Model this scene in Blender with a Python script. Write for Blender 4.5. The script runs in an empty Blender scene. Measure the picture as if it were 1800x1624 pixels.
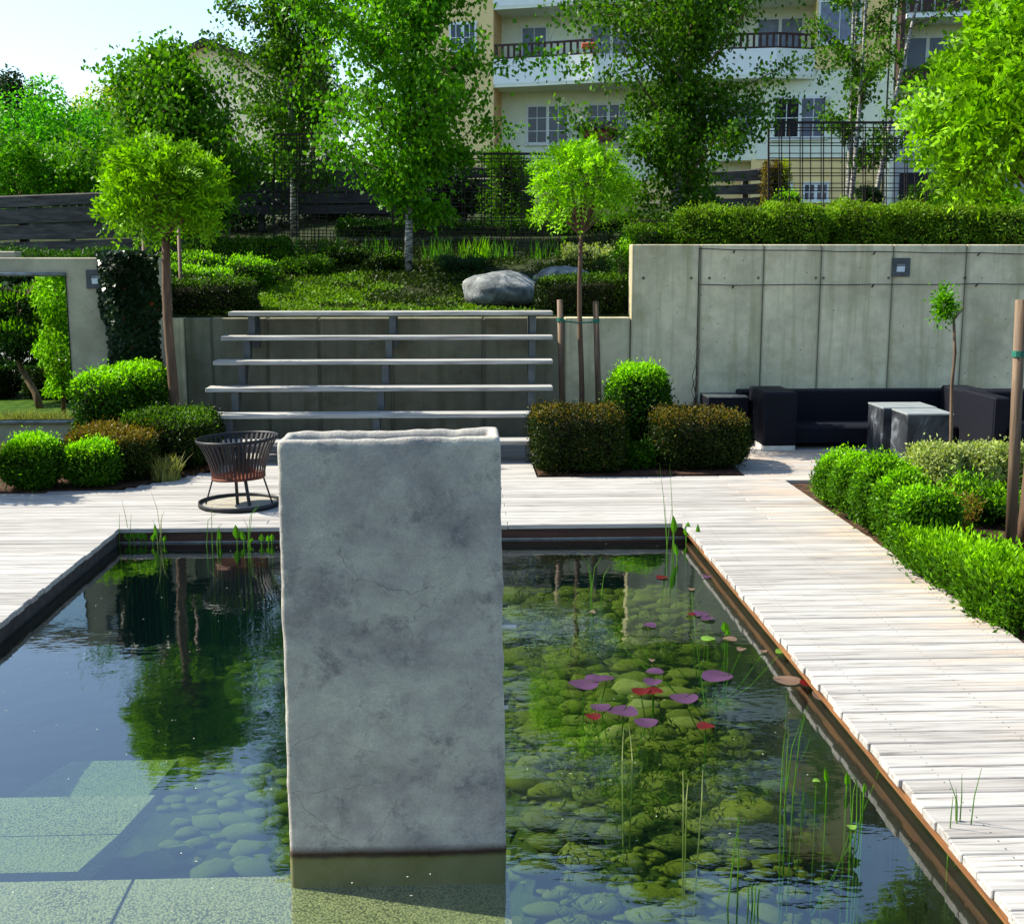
import bpy, math, random
import numpy as np
from mathutils import Vector, Matrix, noise
S = bpy.context.scene
C = S.collection
PI = math.pi
R = math.radians

# ---------------------------------------------------------------- camera, world, sun, exposure
F = 2100.0; TILT = R(9.62); YAW = R(2.42); EYE = 2.0
cam = bpy.data.cameras.new('camera'); co = bpy.data.objects.new('camera', cam); C.objects.link(co)
cam.sensor_width = 36; cam.lens = 36 * F / 1800; cam.clip_start = .05; cam.clip_end = 2000
co.location = (0, 0, EYE); co.rotation_euler = (PI / 2 - TILT, 0, -YAW)
S.camera = co
SUN_EL = R(46); SUN_AZ = R(-73)                       # azimuth from +Y towards +X
sd = Vector((math.sin(SUN_AZ) * math.cos(SUN_EL), math.cos(SUN_AZ) * math.cos(SUN_EL), math.sin(SUN_EL)))
W = bpy.data.worlds.new('World'); S.world = W; W.use_nodes = True
nt = W.node_tree; nt.nodes.clear()
sky = nt.nodes.new('ShaderNodeTexSky'); sky.sky_type = 'NISHITA'; sky.sun_disc = False
sky.sun_elevation = SUN_EL; sky.sun_rotation = SUN_AZ; sky.dust_density = 1.2; sky.air_density = 1.4; sky.ozone_density = 5.0
bg = nt.nodes.new('ShaderNodeBackground'); bg.inputs[1].default_value = .12
wo = nt.nodes.new('ShaderNodeOutputWorld')
nt.links.new(sky.outputs[0], bg.inputs[0]); nt.links.new(bg.outputs[0], wo.inputs[0])
sl = bpy.data.lights.new('sun', 'SUN'); sl.energy = 5.0; sl.angle = R(.53); sl.color = (1, .94, .80)
so = bpy.data.objects.new('sun', sl); C.objects.link(so)
so.rotation_euler = (-sd).to_track_quat('-Z', 'Y').to_euler(); so.location = (0, 0, 30)
S.view_settings.view_transform = 'Standard'; S.view_settings.look = 'None'
S.view_settings.exposure = 1.1; S.view_settings.gamma = 1
S.cycles.max_bounces = 12; S.cycles.transparent_max_bounces = 24; S.cycles.sample_clamp_indirect = 6
S.cycles.use_adaptive_sampling = False

# ---------------------------------------------------------------- survey helpers: a sight line measured in the photo, met with a real plane
def ray(px, py):
    u = (px - 900) / F; v = -(py - 812) / F
    y = math.cos(TILT) + v * math.sin(TILT); z = -math.sin(TILT) + v * math.cos(TILT)
    return u * math.cos(YAW) + y * math.sin(YAW), -u * math.sin(YAW) + y * math.cos(YAW), z
def G(px, py, z=0.0):
    X, Y, Z = ray(px, py); t = (z - EYE) / Z
    return Vector((X * t, Y * t, z))
def P(px, py, Yw):
    X, Y, Z = ray(px, py); t = Yw / Y
    return Vector((X * t, Yw, EYE + Z * t))
rng = np.random.default_rng(7)
rnd = random.Random(5)

# ---------------------------------------------------------------- object helpers
def link(o, parent=None):
    C.objects.link(o)
    if parent is not None: o.parent = parent
    return o
def tag(o, label=None, cat=None, group=None, kind=None):
    if label: o['label'] = label
    if cat: o['category'] = cat
    if group: o['group'] = group
    if kind: o['kind'] = kind
    return o
def thing(name, label, cat, loc=(0, 0, 0), rz=0, group=None):
    o = bpy.data.objects.new(name, None); link(o); o.location = loc; o.rotation_euler = (0, 0, rz)
    o.empty_display_size = .2
    return tag(o, label, cat, group)
class MB:
    def __init__(s): s.v = []; s.f = []; s.m = []; s.o = Vector((0, 0, 0))
    def add(s, vs, fs, mi=0):
        n = len(s.v); s.v += [tuple(Vector(v) - s.o) for v in vs]
        s.f += [tuple(i + n for i in f) for f in fs]; s.m += [mi] * len(fs); return s
    def box(s, x0, x1, y0, y1, z0, z1, mi=0, c=0.0):
        if c <= 0:
            vs = [(x, y, z) for z in (z0, z1) for y in (y0, y1) for x in (x0, x1)]
            return s.add(vs, [(0, 2, 3, 1), (4, 5, 7, 6), (0, 1, 5, 4), (2, 6, 7, 3), (0, 4, 6, 2), (1, 3, 7, 5)], mi)
        X = (x0, x1); Y = (y0, y1); Z = (z0, z1); vs = []; idx = {}
        for i in (0, 1):
            for j in (0, 1):
                for k in (0, 1):
                    dx = c if i == 0 else -c; dy = c if j == 0 else -c; dz = c if k == 0 else -c
                    for ax in range(3):
                        p = [X[i] + dx, Y[j] + dy, Z[k] + dz]; p[ax] = (X[i], Y[j], Z[k])[ax]
                        idx[(i, j, k, ax)] = len(vs); vs.append(p)
        fs = []; cen = Vector(((x0 + x1) / 2, (y0 + y1) / 2, (z0 + z1) / 2))
        def face(ids):
            p = [Vector(vs[q]) for q in ids]; n = (p[1] - p[0]).cross(p[2] - p[0])
            if n.dot(sum(p, Vector()) / len(p) - cen) < 0: ids = ids[::-1]
            fs.append(tuple(ids))
        for ax in range(3):
            a, b = [q for q in range(3) if q != ax]
            for sgn in (0, 1):
                ids = []
                for (ia, ib) in ((0, 0), (1, 0), (1, 1), (0, 1)):
                    t = [0, 0, 0]; t[ax] = sgn; t[a] = ia; t[b] = ib; ids.append(idx[(t[0], t[1], t[2], ax)])
                face(ids)
            for (ia, ib) in ((0, 0), (1, 0), (1, 1), (0, 1)):
                t = [0, 0, 0]; t[a] = ia; t[b] = ib; t[ax] = 0; u = list(t); u[ax] = 1
                face([idx[(*t, a)], idx[(*u, a)], idx[(*u, b)], idx[(*t, b)]])
        for i in (0, 1):
            for j in (0, 1):
                for k in (0, 1): face([idx[(i, j, k, 0)], idx[(i, j, k, 1)], idx[(i, j, k, 2)]])
        return s.add(vs, fs, mi)
    def tube(s, pts, rad, n=6, mi=0, cap=True):
        pts = [Vector(p) for p in pts]; k = len(pts)
        if not hasattr(rad, '__len__'): rad = [rad] * k
        vs = []; fs = []; side = None
        for i, p in enumerate(pts):
            t = (pts[min(i + 1, k - 1)] - pts[max(i - 1, 0)]).normalized()
            if side is None: side = t.orthogonal().normalized()
            else:
                side = side - t * side.dot(t)
                side = side.normalized() if side.length > 1e-6 else t.orthogonal().normalized()
            up = t.cross(side)
            for j in range(n):
                a = 2 * PI * j / n; vs.append(p + (side * math.cos(a) + up * math.sin(a)) * rad[i])
        for i in range(k - 1):
            for j in range(n):
                a = i * n + j; b = i * n + (j + 1) % n; fs.append((a, b, b + n, a + n))
        if cap: fs += [tuple(range(n))[::-1], tuple(range((k - 1) * n, k * n))]
        return s.add(vs, fs, mi)
    def bar(s, a, b, w, h, mi=0):
        a = Vector(a); b = Vector(b); t = (b - a).normalized()
        side = t.cross(Vector((0, 0, 1)))
        side = side.normalized() if side.length > 1e-4 else Vector((1, 0, 0))
        up = side.cross(t).normalized(); vs = []
        for p in (a, b):
            for (i, j) in ((-1, -1), (1, -1), (1, 1), (-1, 1)): vs.append(p + side * i * w / 2 + up * j * h / 2)
        return s.add(vs, [(0, 1, 2, 3), (7, 6, 5, 4), (0, 4, 5, 1), (1, 5, 6, 2), (2, 6, 7, 3), (3, 7, 4, 0)], mi)
    def prism(s, poly, z0, z1, mi=0):
        n = len(poly); vs = [(x, y, z0) for x, y in poly] + [(x, y, z1) for x, y in poly]
        fs = [tuple(range(n))[::-1], tuple(range(n, 2 * n))] + [(i, (i + 1) % n, (i + 1) % n + n, i + n) for i in range(n)]
        return s.add(vs, fs, mi)
    def ring(s, c, r, w, h, n=40, mi=0, tilt=0.0):          # flat band ring
        vs = []; fs = []
        for j in range(n):
            a = 2 * PI * j / n; ca, sa = math.cos(a), math.sin(a)
            for (rr, zz) in ((r, 0), (r + w, 0), (r + w, h), (r, h)):
                vs.append((c[0] + ca * rr, c[1] + sa * rr, c[2] + zz + tilt * ca * rr))
        for j in range(n):
            a = j * 4; b = ((j + 1) % n) * 4
            for q in range(4): fs.append((a + q, b + q, b + (q + 1) % 4, a + (q + 1) % 4))
        return s.add(vs, fs, mi)
    def mesh(s, name, mats, smooth=False):
        me = bpy.data.meshes.new(name); me.from_pydata(s.v, [], s.f)
        for m in (mats if isinstance(mats, (list, tuple)) else [mats]): me.materials.append(m)
        me.polygons.foreach_set('material_index', s.m)
        if smooth: me.polygons.foreach_set('use_smooth', [True] * len(s.f))
        me.update(); return me
    def build(s, name, mats, parent=None, smooth=False, loc=None):
        o = bpy.data.objects.new(name, s.mesh(name, mats, smooth)); link(o, parent)
        if loc is not None: o.location = loc
        return o

# ---------------------------------------------------------------- materials
class NT:
    def __init__(s, name):
        s.m = bpy.data.materials.new(name); s.m.use_nodes = True; s.t = s.m.node_tree; s.t.nodes.clear()
        s.out = s.n('OutputMaterial')
    def n(s, ty, **kw):
        x = s.t.nodes.new('ShaderNode' + ty)
        for k, v in kw.items(): setattr(x, k, v)
        return x
    def l(s, a, b): s.t.links.new(a, b)
    def coord(s, kind='Object', scale=(1, 1, 1), rand=0.0):
        tc = s.n('TexCoord'); mp = s.n('Mapping'); mp.inputs['Scale'].default_value = scale
        s.l(tc.outputs[kind], mp.inputs[0])
        if rand:
            oi = s.n('ObjectInfo'); mu = s.n('Math', operation='MULTIPLY'); mu.inputs[1].default_value = rand
            s.l(oi.outputs['Random'], mu.inputs[0]); s.l(mu.outputs[0], mp.inputs['Location'])
        return mp.outputs[0]
    def noise(s, vec, scale, detail=4, rough=.55, dist=0.0):
        x = s.n('TexNoise'); x.inputs['Scale'].default_value = scale; x.inputs['Detail'].default_value = detail
        x.inputs['Roughness'].default_value = rough; x.inputs['Distortion'].default_value = dist
        s.l(vec, x.inputs['Vector']); return x.outputs[0]
    def ramp(s, fac, stops):
        x = s.n('ValToRGB'); e = x.color_ramp.elements
        while len(e) < len(stops): e.new(.5)
        for i, (p, c) in enumerate(stops):
            e[i].position = p; e[i].color = (*c, 1) if hasattr(c, '__len__') else (c, c, c, 1)
        s.l(fac, x.inputs[0]); return x.outputs[0]
    def mix(s, fac, a, b, mode='MIX'):
        x = s.n('MixRGB', blend_type=mode)
        for k, v in ((0, fac), (1, a), (2, b)):
            if hasattr(v, 'links'): s.l(v, x.inputs[k])
            elif hasattr(v, '__len__'): x.inputs[k].default_value = (*v, 1)
            else: x.inputs[k].default_value = v
        return x.outputs[0]
    def bump(s, h, strength, dist=.01, nrm=None):
        x = s.n('Bump'); x.inputs['Strength'].default_value = strength; x.inputs['Distance'].default_value = dist
        s.l(h, x.inputs['Height'])
        if nrm: s.l(nrm, x.inputs['Normal'])
        return x.outputs[0]
    def pbr(s, col, rough=.7, metal=0.0, nrm=None, spec=.4):
        b = s.n('BsdfPrincipled')
        for k, v in (('Base Color', col), ('Roughness', rough), ('Metallic', metal), ('Specular IOR Level', spec)):
            if hasattr(v, 'links'): s.l(v, b.inputs[k])
            elif hasattr(v, '__len__'): b.inputs[k].default_value = (*v, 1)
            else: b.inputs[k].default_value = v
        if nrm: s.l(nrm, b.inputs['Normal'])
        s.l(b.outputs[0], s.out.inputs[0]); return s.m

def simple(name, col, rough=.6, metal=0.0, var=.25, scale=8, bump=.15, spec=.4):
    t = NT(name); v = t.coord(); n = t.noise(v, scale, 5)
    c = t.ramp(n, [(.3, tuple(x * (1 - var) for x in col)), (.7, tuple(min(1, x * (1 + var)) for x in col))])
    return t.pbr(c, rough, metal, t.bump(t.noise(v, scale * 6, 4), bump, .004), spec)

def leafmat(name, c1, c2, trans=.35, rough=.48, tcol=None):
    t = NT(name); gi = t.n('NewGeometry')
    col = t.ramp(gi.outputs['Random Per Island'], [(0, c1), (1, c2)])
    v = t.coord(); big = t.ramp(t.noise(v, 2.2, 3), [(.32, .62), (.68, 1.25)])
    col = t.mix(1.0, col, big, 'MULTIPLY')
    b = t.n('BsdfPrincipled'); t.l(col, b.inputs['Base Color']); b.inputs['Roughness'].default_value = rough
    b.inputs['Specular IOR Level'].default_value = .10
    tr = t.n('BsdfTranslucent'); tm = t.mix(1.0, col, tcol or (1.6, 1.75, .3), 'MULTIPLY'); t.l(tm, tr.inputs[0])
    mx = t.n('MixShader'); mx.inputs[0].default_value = trans
    t.l(b.outputs[0], mx.inputs[1]); t.l(tr.outputs[0], mx.inputs[2]); t.l(mx.outputs[0], t.out.inputs[0])
    return t.m

def concrete(name, col, dark=.55, streak=True, holes=True, sc=1.0):
    t = NT(name); v = t.coord('Object', rand=37.0)
    n1 = t.noise(v, 1.3 * sc, 7, .62); n2 = t.noise(v, 9 * sc, 6, .6)
    c = t.ramp(n1, [(.3, tuple(x * .66 for x in col)), (.48, col), (.68, tuple(min(1, x * 1.28) for x in col))])
    c = t.mix(.45, c, t.ramp(n2, [(.3, .55), (.7, 1.0)]), 'MULTIPLY')
    if streak:
        sv = t.coord('Object', (6, 6, .35), rand=11.0); st = t.noise(sv, 1.6, 5, .6)
        c = t.mix(t.ramp(st, [(.50, 0.0), (.74, .8)]), c, tuple(x * dark for x in (col[0] * .95, col[1], col[2] * .78)))
    if streak:                                              # damp stain along the formwork joints
        tg = t.n('TexCoord'); sg = t.n('SeparateXYZ'); t.l(tg.outputs['Generated'], sg.inputs[0])
        m1 = t.n('Math', operation='SUBTRACT'); t.l(sg.outputs[0], m1.inputs[0]); m1.inputs[1].default_value = .5
        m2 = t.n('Math', operation='ABSOLUTE'); t.l(m1.outputs[0], m2.inputs[0])
        m3 = t.n('Math', operation='MULTIPLY_ADD'); t.l(n2, m3.inputs[0]); m3.inputs[1].default_value = .035; t.l(m2.outputs[0], m3.inputs[2])
        c = t.mix(t.ramp(m3.outputs[0], [(.478, 0.0), (.512, .62)]), c, tuple(x * .38 for x in col))
        c = t.mix(t.ramp(t.noise(v, 2.3, 10, .72), [(.54, 0.0), (.66, .55)]), c, (col[0] * .62, col[1] * .60, col[2] * .45))
    h = t.noise(v, 60 * sc, 5, .6)
    nrm = t.bump(h, .25, .004)
    if holes:
        vo = t.n('TexVoronoi'); vo.inputs['Scale'].default_value = 7.0; t.l(v, vo.inputs['Vector'])
        hm = t.ramp(vo.outputs['Distance'], [(.035, 1.0), (.06, 0.0)])
        c = t.mix(hm, c, (.03, .03, .028))
    return t.pbr(c, .82, 0, nrm, .25)

M = {}
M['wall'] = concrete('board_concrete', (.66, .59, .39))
M['walldark'] = concrete('dark_concrete', (.19, .18, .125), .6)  # darker concrete tone, used behind the bench, in joints and tie holes
M['wallL'] = concrete('grey_concrete', (.42, .38, .27), .8, False)

def deckmat():
    t = NT('weathered_larch'); v = t.coord('Object', (1.2, 22, 22), rand=50.0)
    g = t.noise(v, 2.2, 8, .62, .4); g2 = t.noise(t.coord('Object', (.7, 3, 3), rand=31.0), 2.5, 5, .6)
    c = t.ramp(g, [(.30, (.14, .13, .12)), (.44, (.36, .345, .325)), (.75, (.53, .515, .495))])
    oi = t.n('ObjectInfo'); c = t.mix(1.0, c, t.ramp(oi.outputs['Random'], [(0, (.66, .64, .62)), (.3, (.78, .77, .755)), (.7, (.86, .85, .83)), (1, (.95, .93, .90))]), 'MULTIPLY')
    # warm bare patches along the garden side of the walkway
    tc = t.n('TexCoord'); sx = t.n('SeparateXYZ'); ge = t.n('NewGeometry'); t.l(ge.outputs['Position'], sx.inputs[0])
    ed = t.n('MapRange'); ed.inputs[1].default_value = 2.2; ed.inputs[2].default_value = 3.0; t.l(sx.outputs[0], ed.inputs[0])
    mm = t.n('Math', operation='MULTIPLY'); t.l(ed.outputs[0], mm.inputs[0]); t.l(t.ramp(g2, [(.45, 0.0), (.65, .8)]), mm.inputs[1])
    c = t.mix(mm.outputs[0], c, (.50, .36, .24))
    c = t.mix(t.ramp(g2, [(.3, .35), (.45, 0.0)]), c, (.30, .27, .24))
    return t.pbr(c, .7, 0, t.bump(g, .5, .003), .25)
M['deck'] = deckmat()
def woodmat(name, a, b, sc=(20, 20, 1.2), rough=.7):
    t = NT(name); v = t.coord('Object', sc, rand=23.0); g = t.noise(v, 2.0, 7, .6, .5)
    return t.pbr(t.ramp(g, [(.3, a), (.7, b)]), rough, 0, t.bump(g, .4, .004), .3)
M['beam'] = woodmat('orange_larch_beam', (.09, .034, .009), (.24, .10, .026), (20, 1.2, 20))
M['benchwood'] = woodmat('silver_bench_wood', (.14, .135, .12), (.52, .50, .46), (1.0, 22, 22))
M['stake'] = woodmat('stake_wood', (.06, .038, .024), (.19, .125, .075))
M['bark'] = woodmat('brown_bark', (.055, .035, .022), (.19, .12, .075), (9, 9, 2.5), .85)
M['barkred'] = woodmat('red_brown_bark', (.055, .03, .018), (.17, .10, .06), (14, 14, 2.0), .8)
M['sleeper'] = woodmat('old_sleeper_wood', (.03, .026, .022), (.13, .115, .10), (1.5, 9, 9), .85)
M['darkboard'] = woodmat('dark_board', (.016, .014, .014), (.055, .048, .046), (1.5, 9, 9), .8)
def birchmat():
    t = NT('white_birch_bark'); v = t.coord('Object', (3, 3, 16)); g = t.noise(v, 3.0, 6, .65)
    c = t.ramp(g, [(.44, (.03, .028, .025)), (.52, (.30, .29, .26)), (.75, (.52, .50, .46))])
    return t.pbr(c, .7, 0, t.bump(g, .4, .006), .3)
M['birch'] = birchmat()
M['steel'] = simple('galvanised_steel', (.22, .24, .25), .45, .6, .3, 12, .1)
M['steelgrey'] = simple('grey_steel_paint', (.08, .09, .095), .5, .4, .25, 9, .1)
M['rebar'] = simple('rusty_rebar', (.035, .024, .02), .75, .3, .3, 20, .2)
def basketmat():
    t = NT('scorched_iron'); ge = t.n('TexCoord'); sx = t.n('SeparateXYZ'); t.l(ge.outputs['Object'], sx.inputs[0])
    n = t.noise(t.coord(), 14, 5); ad = t.n('Math', operation='MULTIPLY_ADD'); t.l(n, ad.inputs[0]); ad.inputs[1].default_value = -.25; t.l(sx.outputs[2], ad.inputs[2])
    c = t.ramp(ad.outputs[0], [(.08, (.20, .05, .014)), (.13, (.075, .02, .012)), (.22, (.018, .012, .012)), (.5, (.014, .015, .018))])
    return t.pbr(c, .6, .35, t.bump(n, .3, .002), .4)
M['basket'] = basketmat()
M['black'] = simple('black_iron', (.018, .019, .022), .5, .4, .3, 10, .1)
M['ash'] = simple('ash_coated_dish', (.27, .25, .20), .8, 0, .2, 10, .1)
M['whitewall'] = simple('white_render', (.80, .84, .68), .9, 0, .05, 3, .05, .15)
M['brightpanel'] = simple('white_balcony_render', (.84, .88, .84), .85, 0, .04, 3, .05, .15)
M['cream'] = simple('cream_render', (.86, .66, .30), .9, 0, .06, 3, .05, .15)
M['tan'] = simple('tan_render', (.66, .42, .20), .9, 0, .06, 3, .05, .15)
M['frame'] = simple('white_window_frame', (.74, .78, .76), .5, 0, .04, 5, .02)
M['plinth'] = simple('grey_plinth', (.34, .36, .36), .9, 0, .1, 5, .05, .15)
M['darkwood'] = simple('dark_brown_rail', (.045, .018, .014), .6, 0, .3, 8, .1)
M['redwood'] = simple('red_timber', (.16, .022, .012), .6, 0, .3, 8, .1)
M['roof'] = simple('dark_roof', (.045, .04, .04), .8, 0, .3, 8, .1)
def glassmat():
    t = NT('window_glass'); v = t.coord('Object', rand=9.0)
    c = t.ramp(t.noise(v, .9, 3), [(.35, (.02, .028, .06)), (.65, (.06, .08, .14))])
    return t.pbr(c, .06, 0, t.bump(t.noise(v, .8, 2), .06, .05), .5)
M['glass'] = glassmat()
M['curtain'] = simple('curtain_grey', (.20, .24, .32), .8, 0, .25, 6, .1)
M['interior'] = simple('room_dark', (.012, .012, .016), .9)
M['terracotta'] = simple('terracotta', (.42, .09, .03), .7)
def rattan():
    t = NT('black_rattan'); v = t.coord('Object')
    w = t.n('TexWave', bands_direction='X'); w.inputs['Scale'].default_value = 22; t.l(v, w.inputs['Vector'])
    w2 = t.n('TexWave', bands_direction='Z'); w2.inputs['Scale'].default_value = 22; t.l(v, w2.inputs['Vector'])
    h = t.mix(.5, w.outputs[0], w2.outputs[0])
    c = t.ramp(h, [(.2, (.003, .003, .006)), (.8, (.010, .011, .017))])
    return t.pbr(c, .6, 0, t.bump(h, .6, .006), .12)
M['rattan'] = rattan()
def slate():
    t = NT('cast_slate'); v = t.coord('Object', rand=7.0); n = t.noise(v, 3.2, 7, .65, 1.2)
    c = t.ramp(n, [(.38, (.012, .014, .018)), (.56, (.04, .045, .053)), (.74, (.22, .25, .28))])
    return t.pbr(c, .5, 0, t.bump(n, .5, .02), .25)
M['slate'] = slate()
M['slatetop'] = simple('pale_stone_top', (.20, .22, .22), .6, 0, .15, 6, .1)
M['whitefoot'] = simple('white_plastic_foot', (.62, .6, .54), .6)
def boulder():
    t = NT('granite_boulder'); v = t.coord(); n = t.noise(v, 4.0, 11, .74, .5)
    c = t.ramp(n, [(.34, (.05, .055, .055)), (.5, (.17, .18, .175)), (.66, (.38, .39, .37))])
    return t.pbr(c, .85, 0, t.bump(n, .9, .05), .3)
M['boulder'] = boulder()
def soil(name, a, b, sc=9):
    t = NT(name); v = t.coord(); n = t.noise(v, sc, 8, .7)
    return t.pbr(t.ramp(n, [(.35, a), (.65, b)]), .95, 0, t.bump(n, .8, .03), .1)
M['soil'] = soil('bark_mulch', (.022, .013, .009), (.10, .055, .033), 14)
M['terrace'] = soil('planted_slope', (.010, .016, .005), (.035, .045, .013), 5)
M['lawn'] = soil('short_grass', (.02, .055, .006), (.07, .12, .012), 7)
M['gravel'] = soil('pale_gravel', (.40, .39, .36), (.66, .64, .60), 40)
M['liner'] = simple('black_pond_liner', (.012, .012, .011), .55)
M['linerwood'] = woodmat('dark_pond_board', (.016, .008, .006), (.06, .02, .014), (1, 20, 20), .5)
M['bed'] = soil('pond_silt', (.02, .03, .008), (.06, .075, .02), 6)
def stonemat():
    t = NT('algae_covered_stone'); oi = t.n('ObjectInfo'); v = t.coord('Object', rand=17.0)
    n = t.noise(v, 14, 6, .62)
    c = t.ramp(oi.outputs['Random'], [(0, (.07, .075, .008)), (.35, (.16, .16, .018)), (.7, (.11, .12, .018)), (.93, (.19, .185, .045)), (1, (.30, .27, .12))])
    c = t.mix(.75, c, t.ramp(n, [(.3, .4), (.7, 1.15)]), 'MULTIPLY')
    return t.pbr(c, .8, 0, t.bump(n, .5, .01), .2)
M['stone'] = stonemat()
def slab():
    t = NT('exposed_aggregate_slab'); v = t.coord('Object'); vo = t.n('TexVoronoi'); vo.inputs['Scale'].default_value = 120; t.l(v, vo.inputs['Vector'])
    c = t.ramp(vo.outputs['Distance'], [(.10, (.36, .34, .19)), (.5, (.16, .16, .09)), (.8, (.055, .06, .03))])
    c = t.mix(t.ramp(t.noise(v, 2.5, 5), [(.4, .0), (.7, .5)]), c, (.22, .23, .14))
    iv = t.n('Invert'); t.l(vo.outputs['Distance'], iv.inputs[1])
    return t.pbr(c, .8, 0, t.bump(iv.outputs[0], .5, .006), .2)
M['slab'] = slab()
def pillarmat():
    t = NT('troweled_concrete'); v = t.coord('Object'); vs = t.coord('Object', (1, 1, .55))
    a = t.noise(t.coord('Object', (1, 1, 1.3)), 2.2, 12, .72, .25); b = t.noise(v, 6.5, 10, .76, .2); g = t.noise(v, 120, 4, .75)
    c = t.ramp(a, [(.34, (.24, .22, .205)), (.46, (.34, .32, .285)), (.55, (.43, .41, .345)), (.68, (.58, .55, .45))])
    c = t.mix(t.ramp(b, [(.53, 0.0), (.66, .75)]), c, (.13, .125, .13))
    c = t.mix(t.ramp(t.noise(v, 3.1, 10, .7, .3), [(.57, 0.0), (.70, .5)]), c, (.46, .45, .38))
    c = t.mix(.4, c, t.ramp(g, [(.35, .6), (.65, 1.15)]), 'MULTIPLY')
    # hairline cracks
    mp = t.coord('Object', (1, 1, 1.6)); nz = t.n('TexNoise'); nz.inputs['Scale'].default_value = 5; nz.inputs['Detail'].default_value = 5; t.l(v, nz.inputs['Vector'])
    ad = t.n('VectorMath', operation='MULTIPLY_ADD'); ad.inputs[1].default_value = (.22, .22, .22); t.l(nz.outputs['Color'], ad.inputs[0]); t.l(mp, ad.inputs[2])
    vo = t.n('TexVoronoi', feature='DISTANCE_TO_EDGE'); vo.inputs['Scale'].default_value = 1.95; t.l(ad.outputs[0], vo.inputs['Vector'])
    cr = t.ramp(vo.outputs[0], [(.0012, 1.0), (.004, 0.0)]); km = t.n('Math', operation='MULTIPLY'); t.l(cr, km.inputs[0]); t.l(t.ramp(t.noise(v, 1.7, 2), [(.52, 0.0), (.62, .6)]), km.inputs[1])
    c = t.mix(km.outputs[0], c, (.03, .032, .035))
    # rusty tide mark and algae just at and under the water
    tc = t.n('TexCoord'); sx = t.n('SeparateXYZ'); t.l(tc.outputs['Object'], sx.inputs[0])
    ad2 = t.n('Math', operation='MULTIPLY_ADD'); t.l(b, ad2.inputs[0]); ad2.inputs[1].default_value = .035; t.l(sx.outputs[2], ad2.inputs[2])
    z = ad2.outputs[0]
    band = t.ramp(z, [(0, 0.0), (1, 0.0)]); 
    def mr(v0, v1, o0, o1):
        x = t.n('MapRange'); x.inputs[1].default_value = v0; x.inputs[2].default_value = v1; x.inputs[3].default_value = o0; x.inputs[4].default_value = o1; t.l(z, x.inputs[0]); return x.outputs[0]
    c = t.mix(mr(.020, .050, .95, 0), c, (.055, .024, .010))
    c = t.mix(mr(-.004, .008, 1, 0), c, (.24, .20, .035))
    ng = t.bump(a, .25, .03); ng = t.bump(b, .6, .008, ng); ng = t.bump(g, .8, .004, ng)
    return t.pbr(c, .8, 0, ng, .25)
M['pillar'] = pillarmat()
def water():
    t = NT('pond_water'); v = t.coord('Object', (1, 1, 1))
    n = t.noise(v, 3.5, 3, .5); n2 = t.noise(t.coord('Object', (1, 2.2, 1)), 14, 2, .5)
    nb = t.bump(n, .10, .02); nb = t.bump(n2, .05, .006, nb)
    fr = t.n('Fresnel'); t.l(nb, fr.inputs['Normal'])
    ge = t.n('NewGeometry'); io = t.n('MapRange'); io.inputs[3].default_value = 2.1; io.inputs[4].default_value = 1 / 1.95; t.l(ge.outputs['Backfacing'], io.inputs[0]); t.l(io.outputs[0], fr.inputs[0])
    gl = t.n('BsdfGlossy'); gl.inputs['Roughness'].default_value = 0.0; gl.inputs[0].default_value = (1, 1, 1, 1); t.l(nb, gl.inputs['Normal'])
    tr = t.n('BsdfTransparent'); tr.inputs[0].default_value = (.84, .90, .80, 1)
    mx = t.n('MixShader'); t.l(fr.outputs[0], mx.inputs[0]); t.l(tr.outputs[0], mx.inputs[1]); t.l(gl.outputs[0], mx.inputs[2])
    t.l(mx.outputs[0], t.out.inputs[0])
    ab = t.n('VolumeAbsorption'); ab.inputs[0].default_value = (.45, .70, .30, 1); ab.inputs[1].default_value = .8
    sc = t.n('VolumeScatter'); sc.inputs[0].default_value = (.10, .36, .70, 1); sc.inputs[1].default_value = .03; sc.inputs[2].default_value = .3
    av = t.n('AddShader'); t.l(ab.outputs[0], av.inputs[0]); t.l(sc.outputs[0], av.inputs[1]); t.l(av.outputs[0], t.out.inputs['Volume'])
    return t.m
M['water'] = water()
def mirrormat():
    t = NT('mirror_glass'); return t.pbr((.80, .86, .82), .0, 1.0)
M['mirror'] = mirrormat()
# foliage
M['box'] = leafmat('boxwood_leaf', (.010, .040, .0015), (.045, .135, .004), .26)  # box bodies kept dark, the shade of their sides put into the colour
M['boxnewlit'] = leafmat('boxwood_lit_new_leaf', (.13, .36, .004), (.28, .56, .010), .4)  # new growth plus sunlit tops, the light put into the colour
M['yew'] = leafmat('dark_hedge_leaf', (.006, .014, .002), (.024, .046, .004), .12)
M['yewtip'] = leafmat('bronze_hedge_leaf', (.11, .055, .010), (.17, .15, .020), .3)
M['boxtip'] = leafmat('hedge_lit_tip_leaf', (.15, .20, .012), (.18, .38, .014), .35)  # hedge tips, their sunlit yellow-green put into the colour
M['boxdull'] = leafmat('olive_box_leaf', (.024, .075, .004), (.10, .21, .010), .32)
M['cushion'] = leafmat('cushion_box_leaf', (.022, .085, .004), (.11, .26, .012), .32, .3)
M['varieg'] = leafmat('variegated_leaf', (.16, .24, .05), (.46, .50, .20), .3)
M['lime'] = leafmat('lime_green_leaf', (.06, .18, .002), (.27, .55, .006), .33)
M['robinia'] = leafmat('robinia_leaf', (.035, .11, .002), (.27, .54, .006), .24)
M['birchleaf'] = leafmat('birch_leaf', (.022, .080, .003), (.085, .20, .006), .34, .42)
M['birchbright'] = leafmat('sunny_birch_leaf', (.035, .15, .003), (.13, .33, .007), .38, .42)  # lighter copy of the birch leaf, sunlight put into the colour
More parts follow.
